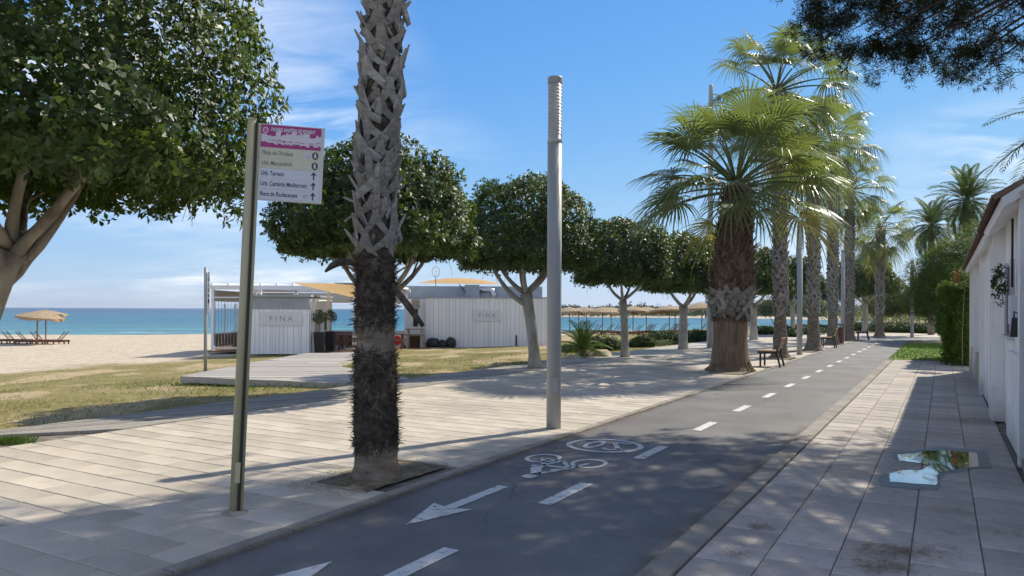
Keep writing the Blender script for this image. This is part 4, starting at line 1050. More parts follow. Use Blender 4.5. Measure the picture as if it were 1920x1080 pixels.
mb = MB(); mb.box((0, -.125, .9), (.12, .03, .35)); mb.build('access_hatch', M_galv, r)

# --- single-seat benches facing the promenade (local -x)
def bench(label, pos):
    r = thing('bench_seat', label, 'bench', pos, -LANE, 'single-seat wooden benches')
    for y in (-.3, .3):
        mb = MB(); mb.beam((.30, y, 0), (.20, y, .42), .045, .06, (0, 1, 0)); mb.beam((.20, y, .42), (.33, y, .83), .045, .055, (0, 1, 0)); mb.beam((.22, y, .41), (-.32, y, .415), .045, .05); mb.beam((-.24, y, 0), (-.24, y, .40), .045, .055, (0, 1, 0))
        mb.build('leg_frame', M_dark, r)
    for k in range(5):
        mb = MB(); mb.box((-.27 + k * .105, 0, .452), (.09, .72, .028)); mb.build('seat_slat', M_bwood, r)
    for k in range(3):
        mb = MB(); z = .56 + k * .11; mb.box((.245 + (z - .42) * .317 - .035, 0, z), (.024, .72, .095), Matrix.Rotation(R(17.5), 3, 'Y')); mb.build('back_slat', M_bwood, r)
    return r
q = g(1446, 687)
b0 = bench('single wooden bench seat with dark legs just past the stout palm', q); KIDS[b0.name] = list(b0.children)
q2 = g(1553, 652); q3 = g(1618, 637)
copy_tree(b0, q2, -LANE, 'single wooden bench seat beside the brown litter bin'); copy_tree(b0, q3, -LANE, 'farthest single wooden bench seat where the lane bends')
q = g(1573, 646)
r = thing('litter_bin', 'brown slatted litter bin with dark lid between palm and lamp', 'litter bin', q)
for k in range(16):
    a = k * math.pi / 8; mb = MB(); mb.box((.20 * math.cos(a), .20 * math.sin(a), .42), (.02, .065, .72), Matrix.Rotation(a, 3, 'Z')); mb.build('slat', M_rwood, r)
mb = MB(); mb.lathe([(.19, .05), (.19, .8)], 16); mb.build('liner', M_dark, r)
mb = MB(); mb.lathe([(.23, .93), (.24, .95), (.22, .98), (.05, 1.0)], 18); mb.build('lid', M_dark, r)
mb = MB(); mb.tube([(-.2, 0, 0), (-.2, 0, .95)], .02, 8); mb.tube([(.2, 0, 0), (.2, 0, .95)], .02, 8); stuff(mb.build('posts', M_dark, r))

# ================================================================ white houses on the right (local frame x = t, y = s)
def lane_thing(name, label, cat, s, t, z=0, group=None): return thing(name, label, cat, ST(s, t, z), -LANE, group)
def roof_canopy(r, xe, ze, y0, y1, depth, pitch):
    """tiled slope rising away from the lane: soffit slab, fascia and barrel tiles"""
    c, sn = math.cos(pitch), math.sin(pitch); mb = MB()
    a = Vector((xe, 0, ze)); b = a + Vector((c * depth, 0, sn * depth)); th = .14
    pl = [(a.x, a.z), (b.x, b.z), (b.x, b.z - th), (a.x + .02, a.z - .10)]
    vs = [(x, y, z) for y in (y0, y1) for x, z in pl]
    mb.add(vs, [(3, 2, 1, 0), (4, 5, 6, 7), (0, 1, 5, 4), (1, 2, 6, 5), (2, 3, 7, 6), (3, 0, 4, 7)]); mb.build('roof_slab', M_white, r)
    n = int((y1 - y0) / .21); tm = {}
    roof = link('roof', None, r)
    for i in range(n):
        y = y0 + (i + .5) * (y1 - y0) / n
        for k in range(int(depth / .36)):
            key = k
            if 'm' not in tm:
                q = MB(); o = 0; K = 7
                for u, rr in ((0, .098), (.42, .085)):
                    for j in range(K):
                        an = math.pi * j / (K - 1); q.v.append((u, math.cos(an) * rr, math.sin(an) * rr * .7 + .0))
                    for j in range(K):
                        an = math.pi * j / (K - 1); q.v.append((u, math.cos(an) * (rr - .014), math.sin(an) * (rr - .014) * .7))
                for j in range(K - 1): q.f += [(j, j + 1, 2 * K + j + 1, 2 * K + j), (j + K + 1, j + K, 3 * K + j, 3 * K + j + 1), (j + 1, j, K + j, K + j + 1)]
                tm['m'] = q.mesh('roof_tile', M_rtile)
            o = link('roof_tile', tm['m'], roof); p = a + Vector((c, 0, sn)) * (k * .36 - .06) + Vector((-sn, 0, c)) * (.012 + .02 * 0)
            o.location = (p.x, y, p.z + .012 * (k % 2)); o.rotation_euler = (rnd.uniform(-.02, .02), -pitch + .035, rnd.uniform(-.02, .02))
    return roof
rnd = random.Random(9)
# near house
h = lane_thing('white_house', 'white rendered house with tiled canopy and door recess, nearest along the pavement', 'house', 7.2, T_W + .02)
mb = MB()
mb.box((.20, -.25, 1.55), (.40, 2.9, 3.2)); mb.build('wall', M_white, h)                    # near pier wall  s 5.5..8.4
mb = MB(); mb.box((.16, 2.14, 1.42), (.32, .22, 2.84)); mb.build('pier', M_white, h)          # pier s 9.23..9.45
mb = MB(); mb.box((.34, 1.62, 1.5), (.12, .84, 3.0)); mb.build('recess_wall', M_white, h)
mb = MB(); mb.box((.30, 4.1, 1.42), (.40, 3.7, 2.84)); mb.build('wall', M_white, h)
mb = MB(); mb.box((.09, 3.4, .55), (.10, 2.2, 1.1)); mb.build('low_wall', M_white, h)
mb = MB(); mb.box((.07, 5.85, 1.42), (.26, .25, 2.84)); mb.build('pier', M_white, h)
dr = MB().box((.275, 1.62, 1.05), (.03, .72, 2.1)).build('door', M_dark, h); MB().box((.25, 1.35, 1.05), (.03, .03, .12)).build('handle', M_steel, dr)
MB().box((.17, 1.62, .045), (.3, .82, .09)).build('doorstep', M_kerb, h)
MB().box((.07, 3.4, 1.62), (.14, .42, .34)).build('meter_box', M_swh, h)
mb = MB(); mb.tube([(.06, 3.9, 1.9), (.06, 3.9, 2.75)], .014, 8); mb.build('conduit', M_dark, h)
lt = MB().box((.03, 3.02, 1.42), (.10, .08, .22), None, .6).build('wall_lantern', M_dark, h); MB().tube([(.1, 3.02, 1.55), (.02, 3.02, 1.6), (.02, 3.02, 1.5)], .012, 6).build('bracket', M_dark, lt)
win = MB().box((.093, 4.6, 1.75), (.03, .9, .9)).build('window', M_dark, h)
for yy in (4.13, 5.07): MB().box((.075, yy, 1.75), (.05, .06, 1.02)).build('frame', M_swh, win)
MB().box((.07, 4.6, 1.26), (.10, 1.08, .05)).build('sill', M_swh, win)
roof_canopy(h, -.16, 2.78, 2.0, 6.0, 1.45, R(33))
MB().box((1.6, 2.6, 1.6), (2.1, 8.2, 3.2)).build('house_block', M_white, h)
mb = MB(); mb.prism([(-.02, 0), (1.5, 0), (1.5, 1.05), (.9, 1.0)], 0, .3); 
for v in range(len(mb.v)): x, y, z = mb.v[v]; mb.v[v] = (x, 1.98 - z, 2.80 + y * .9)
mb.build('gable_return', M_white, h)
# farther house
h2 = lane_thing('white_house', 'farther white house with beige plinth and tiled canopy, next to the hedge', 'house', 14.0, T_W + .02)
MB().box((.25, 1.2, 1.45), (.50, 3.4, 2.9)).build('wall', M_white, h2)
MB().box((.28, 6.1, 1.45), (.44, 6.0, 2.9)).build('wall', M_white, h2)
for yy in (-.62, 3.05, 6.4, 9.2): MB().box((.01, yy, 1.42), (.16, .3, 2.84)).build('pier', M_white, h2)
for a_, b_2 in ((3.25, 6.2), (6.6, 9.0)): MB().box((.02, (a_ + b_2) / 2, .33), (.10, b_2 - a_ - .02, .66)).build('plinth', M_plinth, h2)
for yy in (4.7, 7.8):
    w_ = MB().box((.055, yy, 1.75), (.03, 1.0, 1.05)).build('window', M_dark, h2); MB().box((.03, yy, 1.2), (.08, 1.16, .05)).build('sill', M_swh, w_)
roof_canopy(h2, -.17, 2.72, -.85, 9.4, 1.3, R(31))
MB().box((1.7, 4.4, 1.6), (2.4, 10, 3.1)).build('house_block', M_white, h2)
rs = np.random.RandomState(3)
def bush(name, label, cat, pos, c, r, n, ll, m, seed, group=None, k=6, lump=.3, trunk=None, wr=.45, spread=.75, rotz=0):
    rs = np.random.RandomState(seed); root = thing(name, label, cat, pos, rotz, group)
    Cc = []; Aa = []
    for cc, rr, nn_ in zip(c, r, n):
        a, b = ellipsoid_clusters(rs, nn_, cc, rr, seed, lump); Cc.append(a); Aa.append(b)
    Cc = np.concatenate(Cc); Aa = np.concatenate(Aa); ok = Cc[:, 2] > .02
    quads('foliage' if not trunk else 'crown', rosettes(rs, Cc[ok], Aa[ok], k, ll, spread, wr), m, root)
    mb = MB(); rnd = random.Random(seed)
    if trunk:
        for (p0, p1, p2, r0) in trunk: mb.tube(bez(p0, p1, p2, 8), [r0 * (1 - .08 * j) for j in range(8)], 8, wob=.1)
        mb.build('trunk', M_bark, root, True)
    else:
        mb.tube([(0, 0, -.05), (.02, 0, c[0][2] * .6), (.05, .03, c[0][2] * 1.1)], [.03, .025, .01], 6); mb.build('stem', M_bark, root)
    return root
# --- cypress hedge
hd = lane_thing('hedge', 'tall clipped cypress hedge bulging over the pavement end', 'hedge', 27.0, .75)
rs = np.random.RandomState(14); n = 9000
u = rs.uniform(-1, 1, n); v = rs.uniform(0, 1, n); f = rs.randint(0, 10, n)
X = np.where(f < 4, -.75, np.where(f < 7, rs.uniform(-.75, .9, n), rs.uniform(-.75, .9, n))); Y = np.where(f < 4, rs.uniform(-1.6, 3.2, n), np.where(f < 7, -1.6, rs.uniform(-1.6, 3.2, n))); Z = np.where(f >= 7, 2.35, v * 2.3 + .05)
bul = lumpy(np.stack([X, Y, Z], 1), 1.3, 2) * .18 + lumpy(np.stack([X * 3, Y * 3, Z * .8], 1), 1.5, 6) * .10
cut = np.where(Z < 1.0, (1.0 - Z) * .45, 0)                # the hedge tucks in towards its foot
nx = np.where(f < 4, -1., 0.); ny = np.where((f >= 4) & (f < 7), -1., 0.); nz_ = np.where(f >= 7, 1., 0.)
dep = bul - np.abs(rs.exponential(.06, n))
C = np.stack([X + nx * (dep - cut), Y + ny * (dep - cut * .6), Z + nz_ * dep], 1); A = nrm(np.stack([nx, ny, nz_ + .6], 1) + rs.normal(0, .25, (n, 3)))
quads('foliage', rosettes(rs, C, A, 7, .11, .55, .3), M_hedge, hd)
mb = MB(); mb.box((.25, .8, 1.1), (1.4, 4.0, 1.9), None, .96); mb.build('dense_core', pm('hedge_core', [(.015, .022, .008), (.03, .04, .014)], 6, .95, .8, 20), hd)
for k in range(6): MB().tube([(-.2 + .1 * (k % 3), -1.2 + k * .75, -.05), (-.15, -1.2 + k * .75, .5)], .04, 6).build('stem', M_bark, hd)
q = ST(20.5, .45)
bush('climbing_plant', 'red-flowered climber peeking out between canopy and hedge', 'plant', ST(24.6, .55), [(0, 0, 2.55)], [(.22, .5, .25)], [110], .09, M_olive, 71, trunk=[((.1, .3, 0), (.05, .3, 1.2), (0, 0, 2.4), .01)])
fl = MB()
bush('potted_plant', 'narrow dark climber on the white pier beside the door', 'plant', ST(11.0, .60), [(0, 0, 1.95)], [(.03, .09, .24)], [60], .05, M_shrub, 72, trunk=[((.05, 0, 1.68), (.05, 0, 1.75), (.02, 0, 1.9), .008)])
M_red = flat('red_petal', (.55, .07, .04)); rs = np.random.RandomState(2)
fr = tag(quads('red_flowers', rosettes(rs, np.array([(0, 0, 0)]) + rs.normal(0, .07, (11, 3)), rdir(rs, 11), 5, .05, .8, .7), M_red, None, loc=ST(24.55, .35, 2.62)), 'cluster of red blossoms on the climber above the hedge', 'flowers')

# --- trees behind the hedge and at the lane end
bush('young_pine_tree', 'rounded light green pine towering behind the clipped hedge', 'tree', ST(43, 1.3, -.03), [(-.6, 0, 3.3), (1.3, .6, 4.3), (-.4, 1.0, 2.3)], [(2.2, 2.4, 1.7), (2.2, 2.2, 1.8), (2.2, 2.1, 1.3)], [3800, 3200, 1800], .22, M_lime, 81, k=9, lump=.35, trunk=[((0, 0, 0), (.1, 0, 1.5), (.2, 0, 4), .16)], wr=.14, spread=.9)
feather_palm('tall date palm crowning above the light green pine', ST(52, 1.2, -.03), 8.2, 48, 2.5, 15, M_date, .2, .55, nl=50, lw=.022)
feather_palm('second date palm farther along beyond the lawn trees', ST(58, -.7, -.03), 7.4, 44, 2.4, 16, M_date, .2, .55, nl=50, lw=.022)
M_dfol = pm('dark_pine_leaf', [(.018, .034, .012), (.035, .058, .02), (.055, .08, .03)], .8, .7, island=.3, transl=(.08, .12, .02), tw=.15)

# --- ground shrubs in the bed beyond the promenade
def gb(px, py, z=-.25):
    q = g(px, py, z); q.z = hz(q) - .02; return q
for (px, py, rx, rz, ll, m, seed, lb) in ((1130, 661, .95, .62, .10, M_shrub, 101, 'low rounded dark green shrub next to the young date palm'), (1205, 655, .62, .55, .09, M_shrub, 102, 'small dark shrub just past the three-armed tree trunk'),
        (1248, 643, 1.25, .6, .11, M_shrub, 103, 'broad trimmed dark shrub in front of the red sun loungers'), (1308, 645, .95, .7, .11, M_shrub, 104, 'dense dark green shrub next to the tall thin mast'),
        (1436, 634, 1.0, .65, .12, M_shrub, 105, 'dark shrub seen between the stout palm and the next trunk'), (1075, 665, .5, .4, .08, M_olive, 106, 'grey-green tuft of shrub behind the first column lamp'),
        (1222, 652, .7, .25, .08, M_olive, 107, 'low yellowish ground shrub between two clipped trees'), (1245, 650, .8, .22, .08, M_olive, 108, 'yellow-green creeping shrub at the foot of the knobbly trunk')):
    q = gb(px, py); bush('shrub', lb, 'shrub', q, [(0, 0, rz * .45), (rx * .5, .2, rz * .36), (-rx * .5, -.1, rz * .33)], [(rx * .7, rx * .6, rz * .5), (rx * .55, rx * .5, rz * .4), (rx * .55, rx * .5, rz * .4)], [420, 260, 260], ll, m, seed)
for i, (px, py, r_) in enumerate(((1118, 672, .42), (1075, 678, .22))):
    mb = MB(); q = gb(px, py, -.1); K = 12; bm = bmesh.new(); bmesh.ops.create_icosphere(bm, subdivisions=3, radius=1)
    for v in bm.verts: v.co *= 1 + .22 * noise.noise(v.co * 1.7 + Vector((i * 5, 0, 0))); v.co.x *= r_ * 1.5; v.co.y *= r_; v.co.z *= r_ * .55
    me = bpy.data.meshes.new('boulder'); bm.to_mesh(me); bm.free(); me.materials.append(M_rock)
    tag(link('boulder', me, None, q + Vector((0, 0, .06))), ('wide sandy boulder at the edge of the shrub bed', 'small stone beside the wide boulder in the shrub bed')[i], 'boulder')

# --- scattered pine needles and litter along the kerbs and slabs
rs = np.random.RandomState(77)
def litter(n, pos, ang=None, name='pine_litter', lb='', L=(.03, .11), w=.004):
    a = rs.uniform(0, 6.28, n); D = np.stack([np.cos(a), np.sin(a), rs.normal(0, .12, n)], 1)
    return stuff(quads(name, leaf_quads(pos, D, np.tile([0, 0, 1.], (n, 1)), rs.uniform(*L, n), np.full(n, w), .2), M_litter, None))
def stp(s, t, z): return np.stack([s * U.x + t * N.x, s * U.y + t * N.y, z], 1)
P = []
n = 2600; s = rs.uniform(1.5, 14, n) ** 1.0; P.append(stp(s, T_L + .16 * np.maximum(0, (7 - s) / 7) + np.abs(rs.normal(0, .05, n)) - .02, np.full(n, .004) + rs.uniform(0, .012, n)))
n = 1500; s = rs.uniform(2, 11, n); P.append(stp(s, T_R - np.abs(rs.normal(0, .06, n)) + .03, rs.uniform(.003, .016, n)))
n = 900; s = rs.uniform(2, 14, n); P.append(stp(s, rs.uniform(T_R, T_W, n), rs.uniform(.005, .01, n)))
n = 500; s = rs.uniform(2, 10, n); P.append(stp(s, rs.uniform(T_L, T_R, n), rs.uniform(-.006, 0, n)))
for (px, py, r_, n) in ((1690, 1035, .16, 420), (1660, 1065, .12, 260), (1830, 790, .35, 500), (1430, 990, .06, 90), (1790, 960, .1, 60), (1380, 1040, .05, 60), (1850, 1000, .12, 60)):
    q = g(px, py); P.append(np.array(q) + np.stack([rs.normal(0, r_, n), rs.normal(0, r_ * .6, n), rs.uniform(.005, .025, n)], 1))
P = np.concatenate(P); litter(len(P), P)
n = 16000; s = rs.uniform(27.65, 41.4, n); t = rs.uniform(-1.56, 3, n); a = rs.uniform(0, 6.28, n)
stuff(quads('lawn_grass', leaf_quads(stp(s, t, np.full(n, .012)), np.stack([np.cos(a) * .6, np.sin(a) * .6, np.ones(n)], 1), np.stack([np.sin(a), -np.cos(a), np.zeros(n)], 1), rs.uniform(.03, .08, n), np.full(n, .012), .1), M_lawn, None))
n = 1300; s = rs.uniform(4.75, 6.3, n); t = rs.uniform(-5.15, -4.36, n); a = rs.uniform(0, 6.28, n)
D = np.stack([np.cos(a), np.sin(a), rs.uniform(.1, .8, n)], 1)
stuff(quads('pit_weeds', leaf_quads(stp(s, t, np.full(n, .005)), D, np.tile([0, 0, 1.], (n, 1)), rs.uniform(.02, .06, n), np.full(n, .006), .2), M_grassb, None))
# ================================================================ beach bar
M_brown = flat('terrace_brown', (.20, .13, .085)); M_pale = flat('pale_print', (.66, .66, .68)); M_let = flat('letter_grey', (.30, .30, .33))
M_cable = flat('wire_grey', (.35, .36, .37)); M_roofgrey = pm('roof_sheet_grey', [(.30, .33, .36), (.38, .41, .44)], 2, .55)
M_cream = flat('cream_fabric', (.62, .58, .48)); M_rprint = flat('red_print', (.55, .03, .03)); M_duct = pm('duct_metal', [(.5, .5, .5), (.6, .6, .6)], 6, .3, metal=.9)
M_winglass = bpy.data.materials.new('wind_screen_glass'); M_winglass.use_nodes = True
t_, b_ = nodes_of(M_winglass); b_.inputs['Base Color'].default_value = (.85, .92, .95, 1); b_.inputs['Roughness'].default_value = .03; b_.inputs['Transmission Weight'].default_value = 1; b_.inputs['IOR'].default_value = 1.02
def boards(parent, a, b, h, n, m, name='board', th=.03, gap=.012, seed=0):
    """vertical boards from a to b (xy), uneven widths"""
    r_ = random.Random(seed); a, b = Vector((*a, 0)), Vector((*b, 0)); L = (b - a).length; d = (b - a).normalized(); w = [r_.choice((1, 1, .55, 1.3)) for _ in range(n)]; sw = sum(w); x = 0
    for i in range(n):
        ww = L * w[i] / sw; p = a + d * (x + ww / 2); M = Matrix.Rotation(math.atan2(d.y, d.x), 3, 'Z')
        MB().box((p.x, p.y, h / 2), (ww - gap, th + r_.uniform(0, .02), h), M).build(name, m, parent); x += ww
# left kiosk
KZ = -.52
k1 = thing('beach_kiosk', 'white boarded kiosk with FINA panel and two tall planters at its corner', 'kiosk', (-12.1, 34.6, KZ))
boards(k1, (0, 0), (2.72, 0), 2.55, 15, M_pwhite, seed=2); boards(k1, (2.74, .03), (2.80, 3.9), 2.55, 7, M_pwhite, seed=3)
MB().box((1.36, 2.0, 1.28), (2.62, 3.9, 2.5)).build('kiosk_core', M_pgrey, k1)
MB().box((1.36, -.02, 2.36), (2.74, .06, .56)).build('top_band', M_roofgrey, k1); MB().box((1.36, 1.9, 2.70), (2.95, 4.2, .10)).build('roof', M_roofgrey, k1)
pn = MB().box((1.42, -.045, 1.63), (1.98, .03, .62)).build('name_panel', M_pale, k1); text_mesh('F I N A', .36, M_let, pn, (1.42, -.063, 1.63), align='CENTER')
dk = MB().box((2.80, 1.2, 1.05), (.04, .8, 2.0)).build('door', M_pgrey, k1); MB().box((2.83, .9, 1.05), (.02, .04, .15)).build('handle', M_steel, dk)
MB().box((2.80, 2.6, 1.35), (.05, .35, .6)).build('service_hatch', M_dark, k1); MB().box((2.80, .32, 1.75), (.05, .3, .3)).build('menu_board', M_pale, k1)
# terrace pergola behind and left of it
pg = thing('pergola', 'long open white-beamed terrace pergola with wind screens behind the kiosks', 'pergola', (-14.5, 36.2, KZ))
L_, D_ = 8.6, 6.0
for x in (0, 2.3, 5.6, 8.5):
    for y in (0, D_): MB().box((x, y, 1.52), (.12, .12, 3.04)).build('post', M_pwhite, pg)
for y in (0, D_): MB().box((L_ / 2, y, 3.13), (L_ + .3, .14, .20)).build('beam', M_pwhite, pg)
for k in range(12): MB().box((k * L_ / 11, D_ / 2, 3.26), (.07, D_ + .3, .12)).build('rafter', M_pwhite, pg)
MB().box((1.1, D_ / 2, 3.20), (2.5, D_ - .3, .02)).build('shade_cloth', M_cream, pg)
MB().box((7.2, D_ / 2, 3.35), (2.6, D_ + .1, .05)).build('roof_sheet', M_roofgrey, pg)
for (x0_, x1_) in ((.1, 2.2), (2.4, 5.5), (5.7, 8.4)):
    MB().box(((x0_ + x1_) / 2, D_, .42), (x1_ - x0_, .06, .84)).build('parapet', M_brown, pg)
    s_ = MB().box(((x0_ + x1_) / 2, D_, 1.62), (x1_ - x0_ - .1, .015, 1.5)).build('wind_screen', M_winglass, pg)
    MB().box(((x0_ + x1_) / 2, D_ - .01, 2.72), (x1_ - x0_, .03, .55)).build('roller_blind', M_cream, pg); MB().box(((x0_ + x1_) / 2, D_, .88), (x1_ - x0_, .08, .05)).build('rail', M_pwhite, pg)
for k in range(15): MB().tube([(.12 + k * .15, 0, .2), (.12 + k * .15, 0, 2.6)], .012, 5).build('wire', M_cable, pg)
MB().box((1.15, 0, 2.64), (2.2, .06, .06)).build('rail', M_pwhite, pg); MB().box((1.15, 0, .2), (2.2, .06, .06)).build('rail', M_pwhite, pg)
MB().box((-.02, 3.0, .42), (.06, 5.7, .84)).build('parapet', M_brown, pg); MB().box((-.02, 3.0, .88), (.08, 5.7, .05)).build('rail', M_pwhite, pg)
for k in range(4): MB().box((-.02, .8 + k * 1.45, 1.62), (.015, 1.3, 1.4)).build('wind_screen', M_winglass, pg); MB().box((-.02, .08 + k * 1.45, 1.62), (.07, .07, 1.45)).build('mullion', M_pwhite, pg)
MB().box((-.02, 3.0, 2.72), (.04, 5.7, .55)).build('roller_blind', M_cream, pg)
MB().box((L_ / 2 - .2, D_ / 2, .03), (L_ + .2, D_ + .4, .06)).build('floor', M_brown, pg)
# shade sails
def sail(label, pts, sag, n=12):
    a, b, c_, d = [Vector(p) for p in pts]; mb = MB(); b0_ = (a + b + c_ + d) / 4; base_ = Vector((b0_.x, b0_.y, min(p.z for p in pts)))
    for i in range(n + 1):
        for j in range(n + 1):
            u, v = i / n, j / n; p = a.lerp(b, u).lerp(d.lerp(c_, u), v); p.z += sag * 16 * u * (1 - u) * v * (1 - v); mb.v.append(tuple(p - base_))
    mb.f = [(i * (n + 1) + j, (i + 1) * (n + 1) + j, (i + 1) * (n + 1) + j + 1, i * (n + 1) + j + 1) for i in range(n) for j in range(n)]
    return tag(mb.build('shade_sail', M_sail, None, True, loc=base_), label, 'shade sail')
sail('orange shade sail stretched between the two kiosks', [at(545, 530, 35.3), at(705, 568, 34.6), at(725, 540, 36), at(620, 531, 36.1)], -.04)
sail('domed orange shade sail above the grey flat roof', [at(785, 531, 47), at(935, 533, 47), at(930, 529, 52), at(790, 529, 52)], .32)
# right kiosk
k2 = thing('beach_kiosk', 'long white boarded kiosk with faded FINA panel behind the grass', 'kiosk', (-4.85, 42, -.6))
boards(k2, (0, 0), (6.95, 0), 2.82, 34, M_pwhite, seed=5); boards(k2, (6.97, .03), (6.97, 3.9), 2.82, 10, M_pwhite, seed=6)
MB().box((3.47, 2.02, 1.42), (6.9, 3.96, 2.8)).build('kiosk_core', M_pgrey, k2)
MB().box((3.47, 0, 2.86), (7.1, .16, .06)).build('coping', M_roofgrey, k2); MB().box((2.1, 3.4, 3.15), (9.0, 4.4, .75)).build('upper_roof', M_roofgrey, k2)
pn = MB().box((3.45, -.05, 1.85), (1.5, .03, .62)).build('name_panel', M_pale, k2); text_mesh('F I N A', .32, M_let, pn, (3.45, -.068, 1.85), align='CENTER')
MB().box((-.66, .55, 1.38), (1.22, .3, 2.76)).build('side_wall', M_pwhite, k2); MB().box((-.62, .385, 1.7), (.26, .03, 1.0)).build('slot_window', M_dark, k2); MB().box((-.62, .38, 2.5), (.45, .04, .5)).build('lintel_panel', M_plinth, k2)
MB().tube([(5.1, -.06, .05), (5.1, -.06, .75)], .04, 8).build('vent_pipe', M_dark, k2)
ac = thing('air_conditioner', 'grey air handling unit with bent steel duct on the kiosk roof', 'air conditioner', (-2.3, 43.2, 2.28))
MB().box((0, 0, .36), (.85, .7, .72)).build('casing', M_pgrey, ac); MB().tube([(.42, 0, .42), (.9, 0, .45), (1.15, -.05, .40), (1.25, -.05, .1), (1.26, -.05, -.05)], .16, 12).build('duct', M_duct, ac, True); MB().beam((-.75, -.3, .75), (-.35, -.3, .25), .16, .05).build('deflector', M_dark, ac)
rg = thing('ring_ornament', 'white wire ring ornament on a thin pole above the kiosk roof', 'ornament', (-4.5, 44, 2.3))
MB().tube([(0, 0, 0), (0, 0, 1.25)], .02, 6).build('pole', M_dark, rg)
MB().tube([(.22 * math.cos(a * .262), 0, 1.5 + .3 * math.sin(a * .262)) for a in range(25)], .025, 6, False).build('ring', M_pale, rg)
for a in range(6): MB().tube([(0, 0, 1.5), (.2 * math.cos(a * 1.05), 0, 1.5 + .28 * math.sin(a * 1.05))], .008, 4).build('spoke', M_pale, rg)
# planters
for i, (x, y, lb) in enumerate(((-8.95, 34.75, 'tall dark tapered planter with small bush, at the kiosk front corner'), (-8.80, 36.2, 'tall dark tapered planter with small bush, beside the kiosk door'))):
    r = thing('planter', lb, 'planter', (x, y, KZ + .02), 0, 'planters by the kiosk door'); MB().box((0, 0, .5), (.36, .36, 1.0), None, 1.3).build('pot', M_brown if 0 else M_black, r)
    rs = np.random.RandomState(i); C, A = ellipsoid_clusters(rs, 110, (0, 0, 1.72), (.24, .24, .26), i, .4); quads('foliage', rosettes(rs, C, A, 6, .09), M_olive, r)
    MB().tube([(0, 0, .95), (.02, 0, 1.6)], .018, 6).build('stem', M_bark, r)
# freezer, serving stand, bags, picnic tables
r = thing('drinks_freezer', 'white chest freezer with red circle print before the kiosk', 'freezer', (-6.6, 40.8, -.62))
MB().box((0, 0, .45), (1.25, .6, .9)).build('cabinet', M_pale, r); MB().box((0, 0, .925), (1.28, .63, .05)).build('lid', M_pgrey, r)
for x, rr in ((-.33, .26), (.38, .22), (-.56, .12)):
    poly_part('red_print', [[(x + rr * math.cos(k * .3) if abs(x + rr * math.cos(k * .3)) < .62 else math.copysign(.62, x), .5 + rr * 1.2 * math.sin(k * .3)) for k in range(21)]], -.303, M_rprint, r)
r = thing('serving_stand', 'small wooden open serving stand against the long kiosk corner', 'stand', (-5.35, 41.2, -.62))
for x in (-.38, .38): MB().box((x, 0, .55), (.12, .5, 1.1)).build('side', M_plinth, r)
for z in (.75, 1.1): MB().box((0, 0, z), (.98, .56, .05)).build('shelf', M_bwood, r)
MB().box((0, .2, .4), (.6, .04, .8)).build('back', M_rwood, r)
r = thing('equipment_bags', 'heap of black bags piled at the long kiosk wall', 'bags', (-3.95, 41.55, -.62))
for i, (x, w, hh) in enumerate(((-.45, .62, .36), (.1, .55, .28), (.55, .5, .36))):
    bm = bmesh.new(); bmesh.ops.create_icosphere(bm, subdivisions=3, radius=1)
    for v in bm.verts: v.co *= 1 + .2 * noise.noise(v.co * 1.5 + Vector((i * 7, 1, 0))); v.co.x *= w * .62; v.co.y *= .3; v.co.z = max(v.co.z, -.8) * hh
    me = bpy.data.meshes.new('bag'); bm.to_mesh(me); bm.free(); me.materials.append(M_black); link('bag', me, r, (x, 0, hh * .8))
def picnic(label, pos, rz):
    r = thing('picnic_table', label, 'table', pos, rz, 'terrace tables')
    for k in range(5): MB().box((0, -.3 + k * .15, .75), (1.7, .14, .04)).build('top_plank', M_rwood, r)
    for y in (-.7, .7): MB().box((0, y, .44), (1.7, .26, .04)).build('bench_plank', M_rwood, r)
    for x in (-.6, .6):
        for s_ in (-1, 1): MB().beam((x, s_ * .68, 0), (x, s_ * .22, .73), .09, .05).build('leg', M_rwood, r)
        MB().box((x, 0, .40), (.05, 1.5, .09)).build('crossbar', M_rwood, r)
    return r
pt = picnic('red-brown picnic table on the terrace between the kiosks', (-8.0, 37.6, KZ + .06), .1); KIDS[pt.name] = list(pt.children)
for x, y, lb in ((-6.3, 38.7, 'red-brown picnic table on the terrace near the freezer'), (-8.2, 40.4, 'red-brown picnic table at the back of the terrace'), (-13.2, 39.6, 'red-brown picnic table behind the wire screen')):
    copy_tree(pt, (x, y, KZ + .06), .1, lb)
# slim sign post beside the deck
q = g(385, 697, -.16); q.z = hz(q)
r = thing('beach_sign', 'slim grey pole with a narrow white vertical sign beside the deck', 'sign', q)
MB().tube([(0, 0, 0), (0, 0, 3.05)], .045, 10).build('pole', M_galv, r, True); MB().box((.085, 0, 2.35), (.06, .02, 1.15)).build('sign_strip', M_pale, r)
for k, (z, h_) in enumerate(((2.72, .1), (2.55, .05), (2.42, .1), (2.27, .05), (2.12, .11))): MB().box((.085, -.012, z), (.04, .004, h_)).build('sign_mark', M_ink if k > 2 else M_let, r)

# --- timber deck leading to the bar
dp = [g(338, 709, -.08), g(500, 676, -.2), g(575, 664, -.42), g(690, 660, -.42), g(690, 668, -.34), g(622, 688, -.17), g(700, 697, -.04), g(980, 692, -.02), g(985, 700, 0), g(835, 717, 0), g(650, 721, -.04)]
def clip(poly, f):
    out = []
    for i in range(len(poly)):
        a, b = poly[i], poly[(i + 1) % len(poly)]; fa, fb = f(a), f(b)
        if fa >= 0: out.append(a)
        if (fa >= 0) != (fb >= 0): out.append(a.lerp(b, fa / (fa - fb)))
    return out
deck = struct(link('deck', None), 'pale timber deck path leading from the promenade to the beach bar')
# main deck as two convex pieces
A_ = [Vector(p) for p in (dp[0], dp[1], dp[5], dp[6], dp[9], dp[10])]; B_ = [Vector(p) for p in (dp[1], dp[2], dp[3], dp[4], dp[5])]
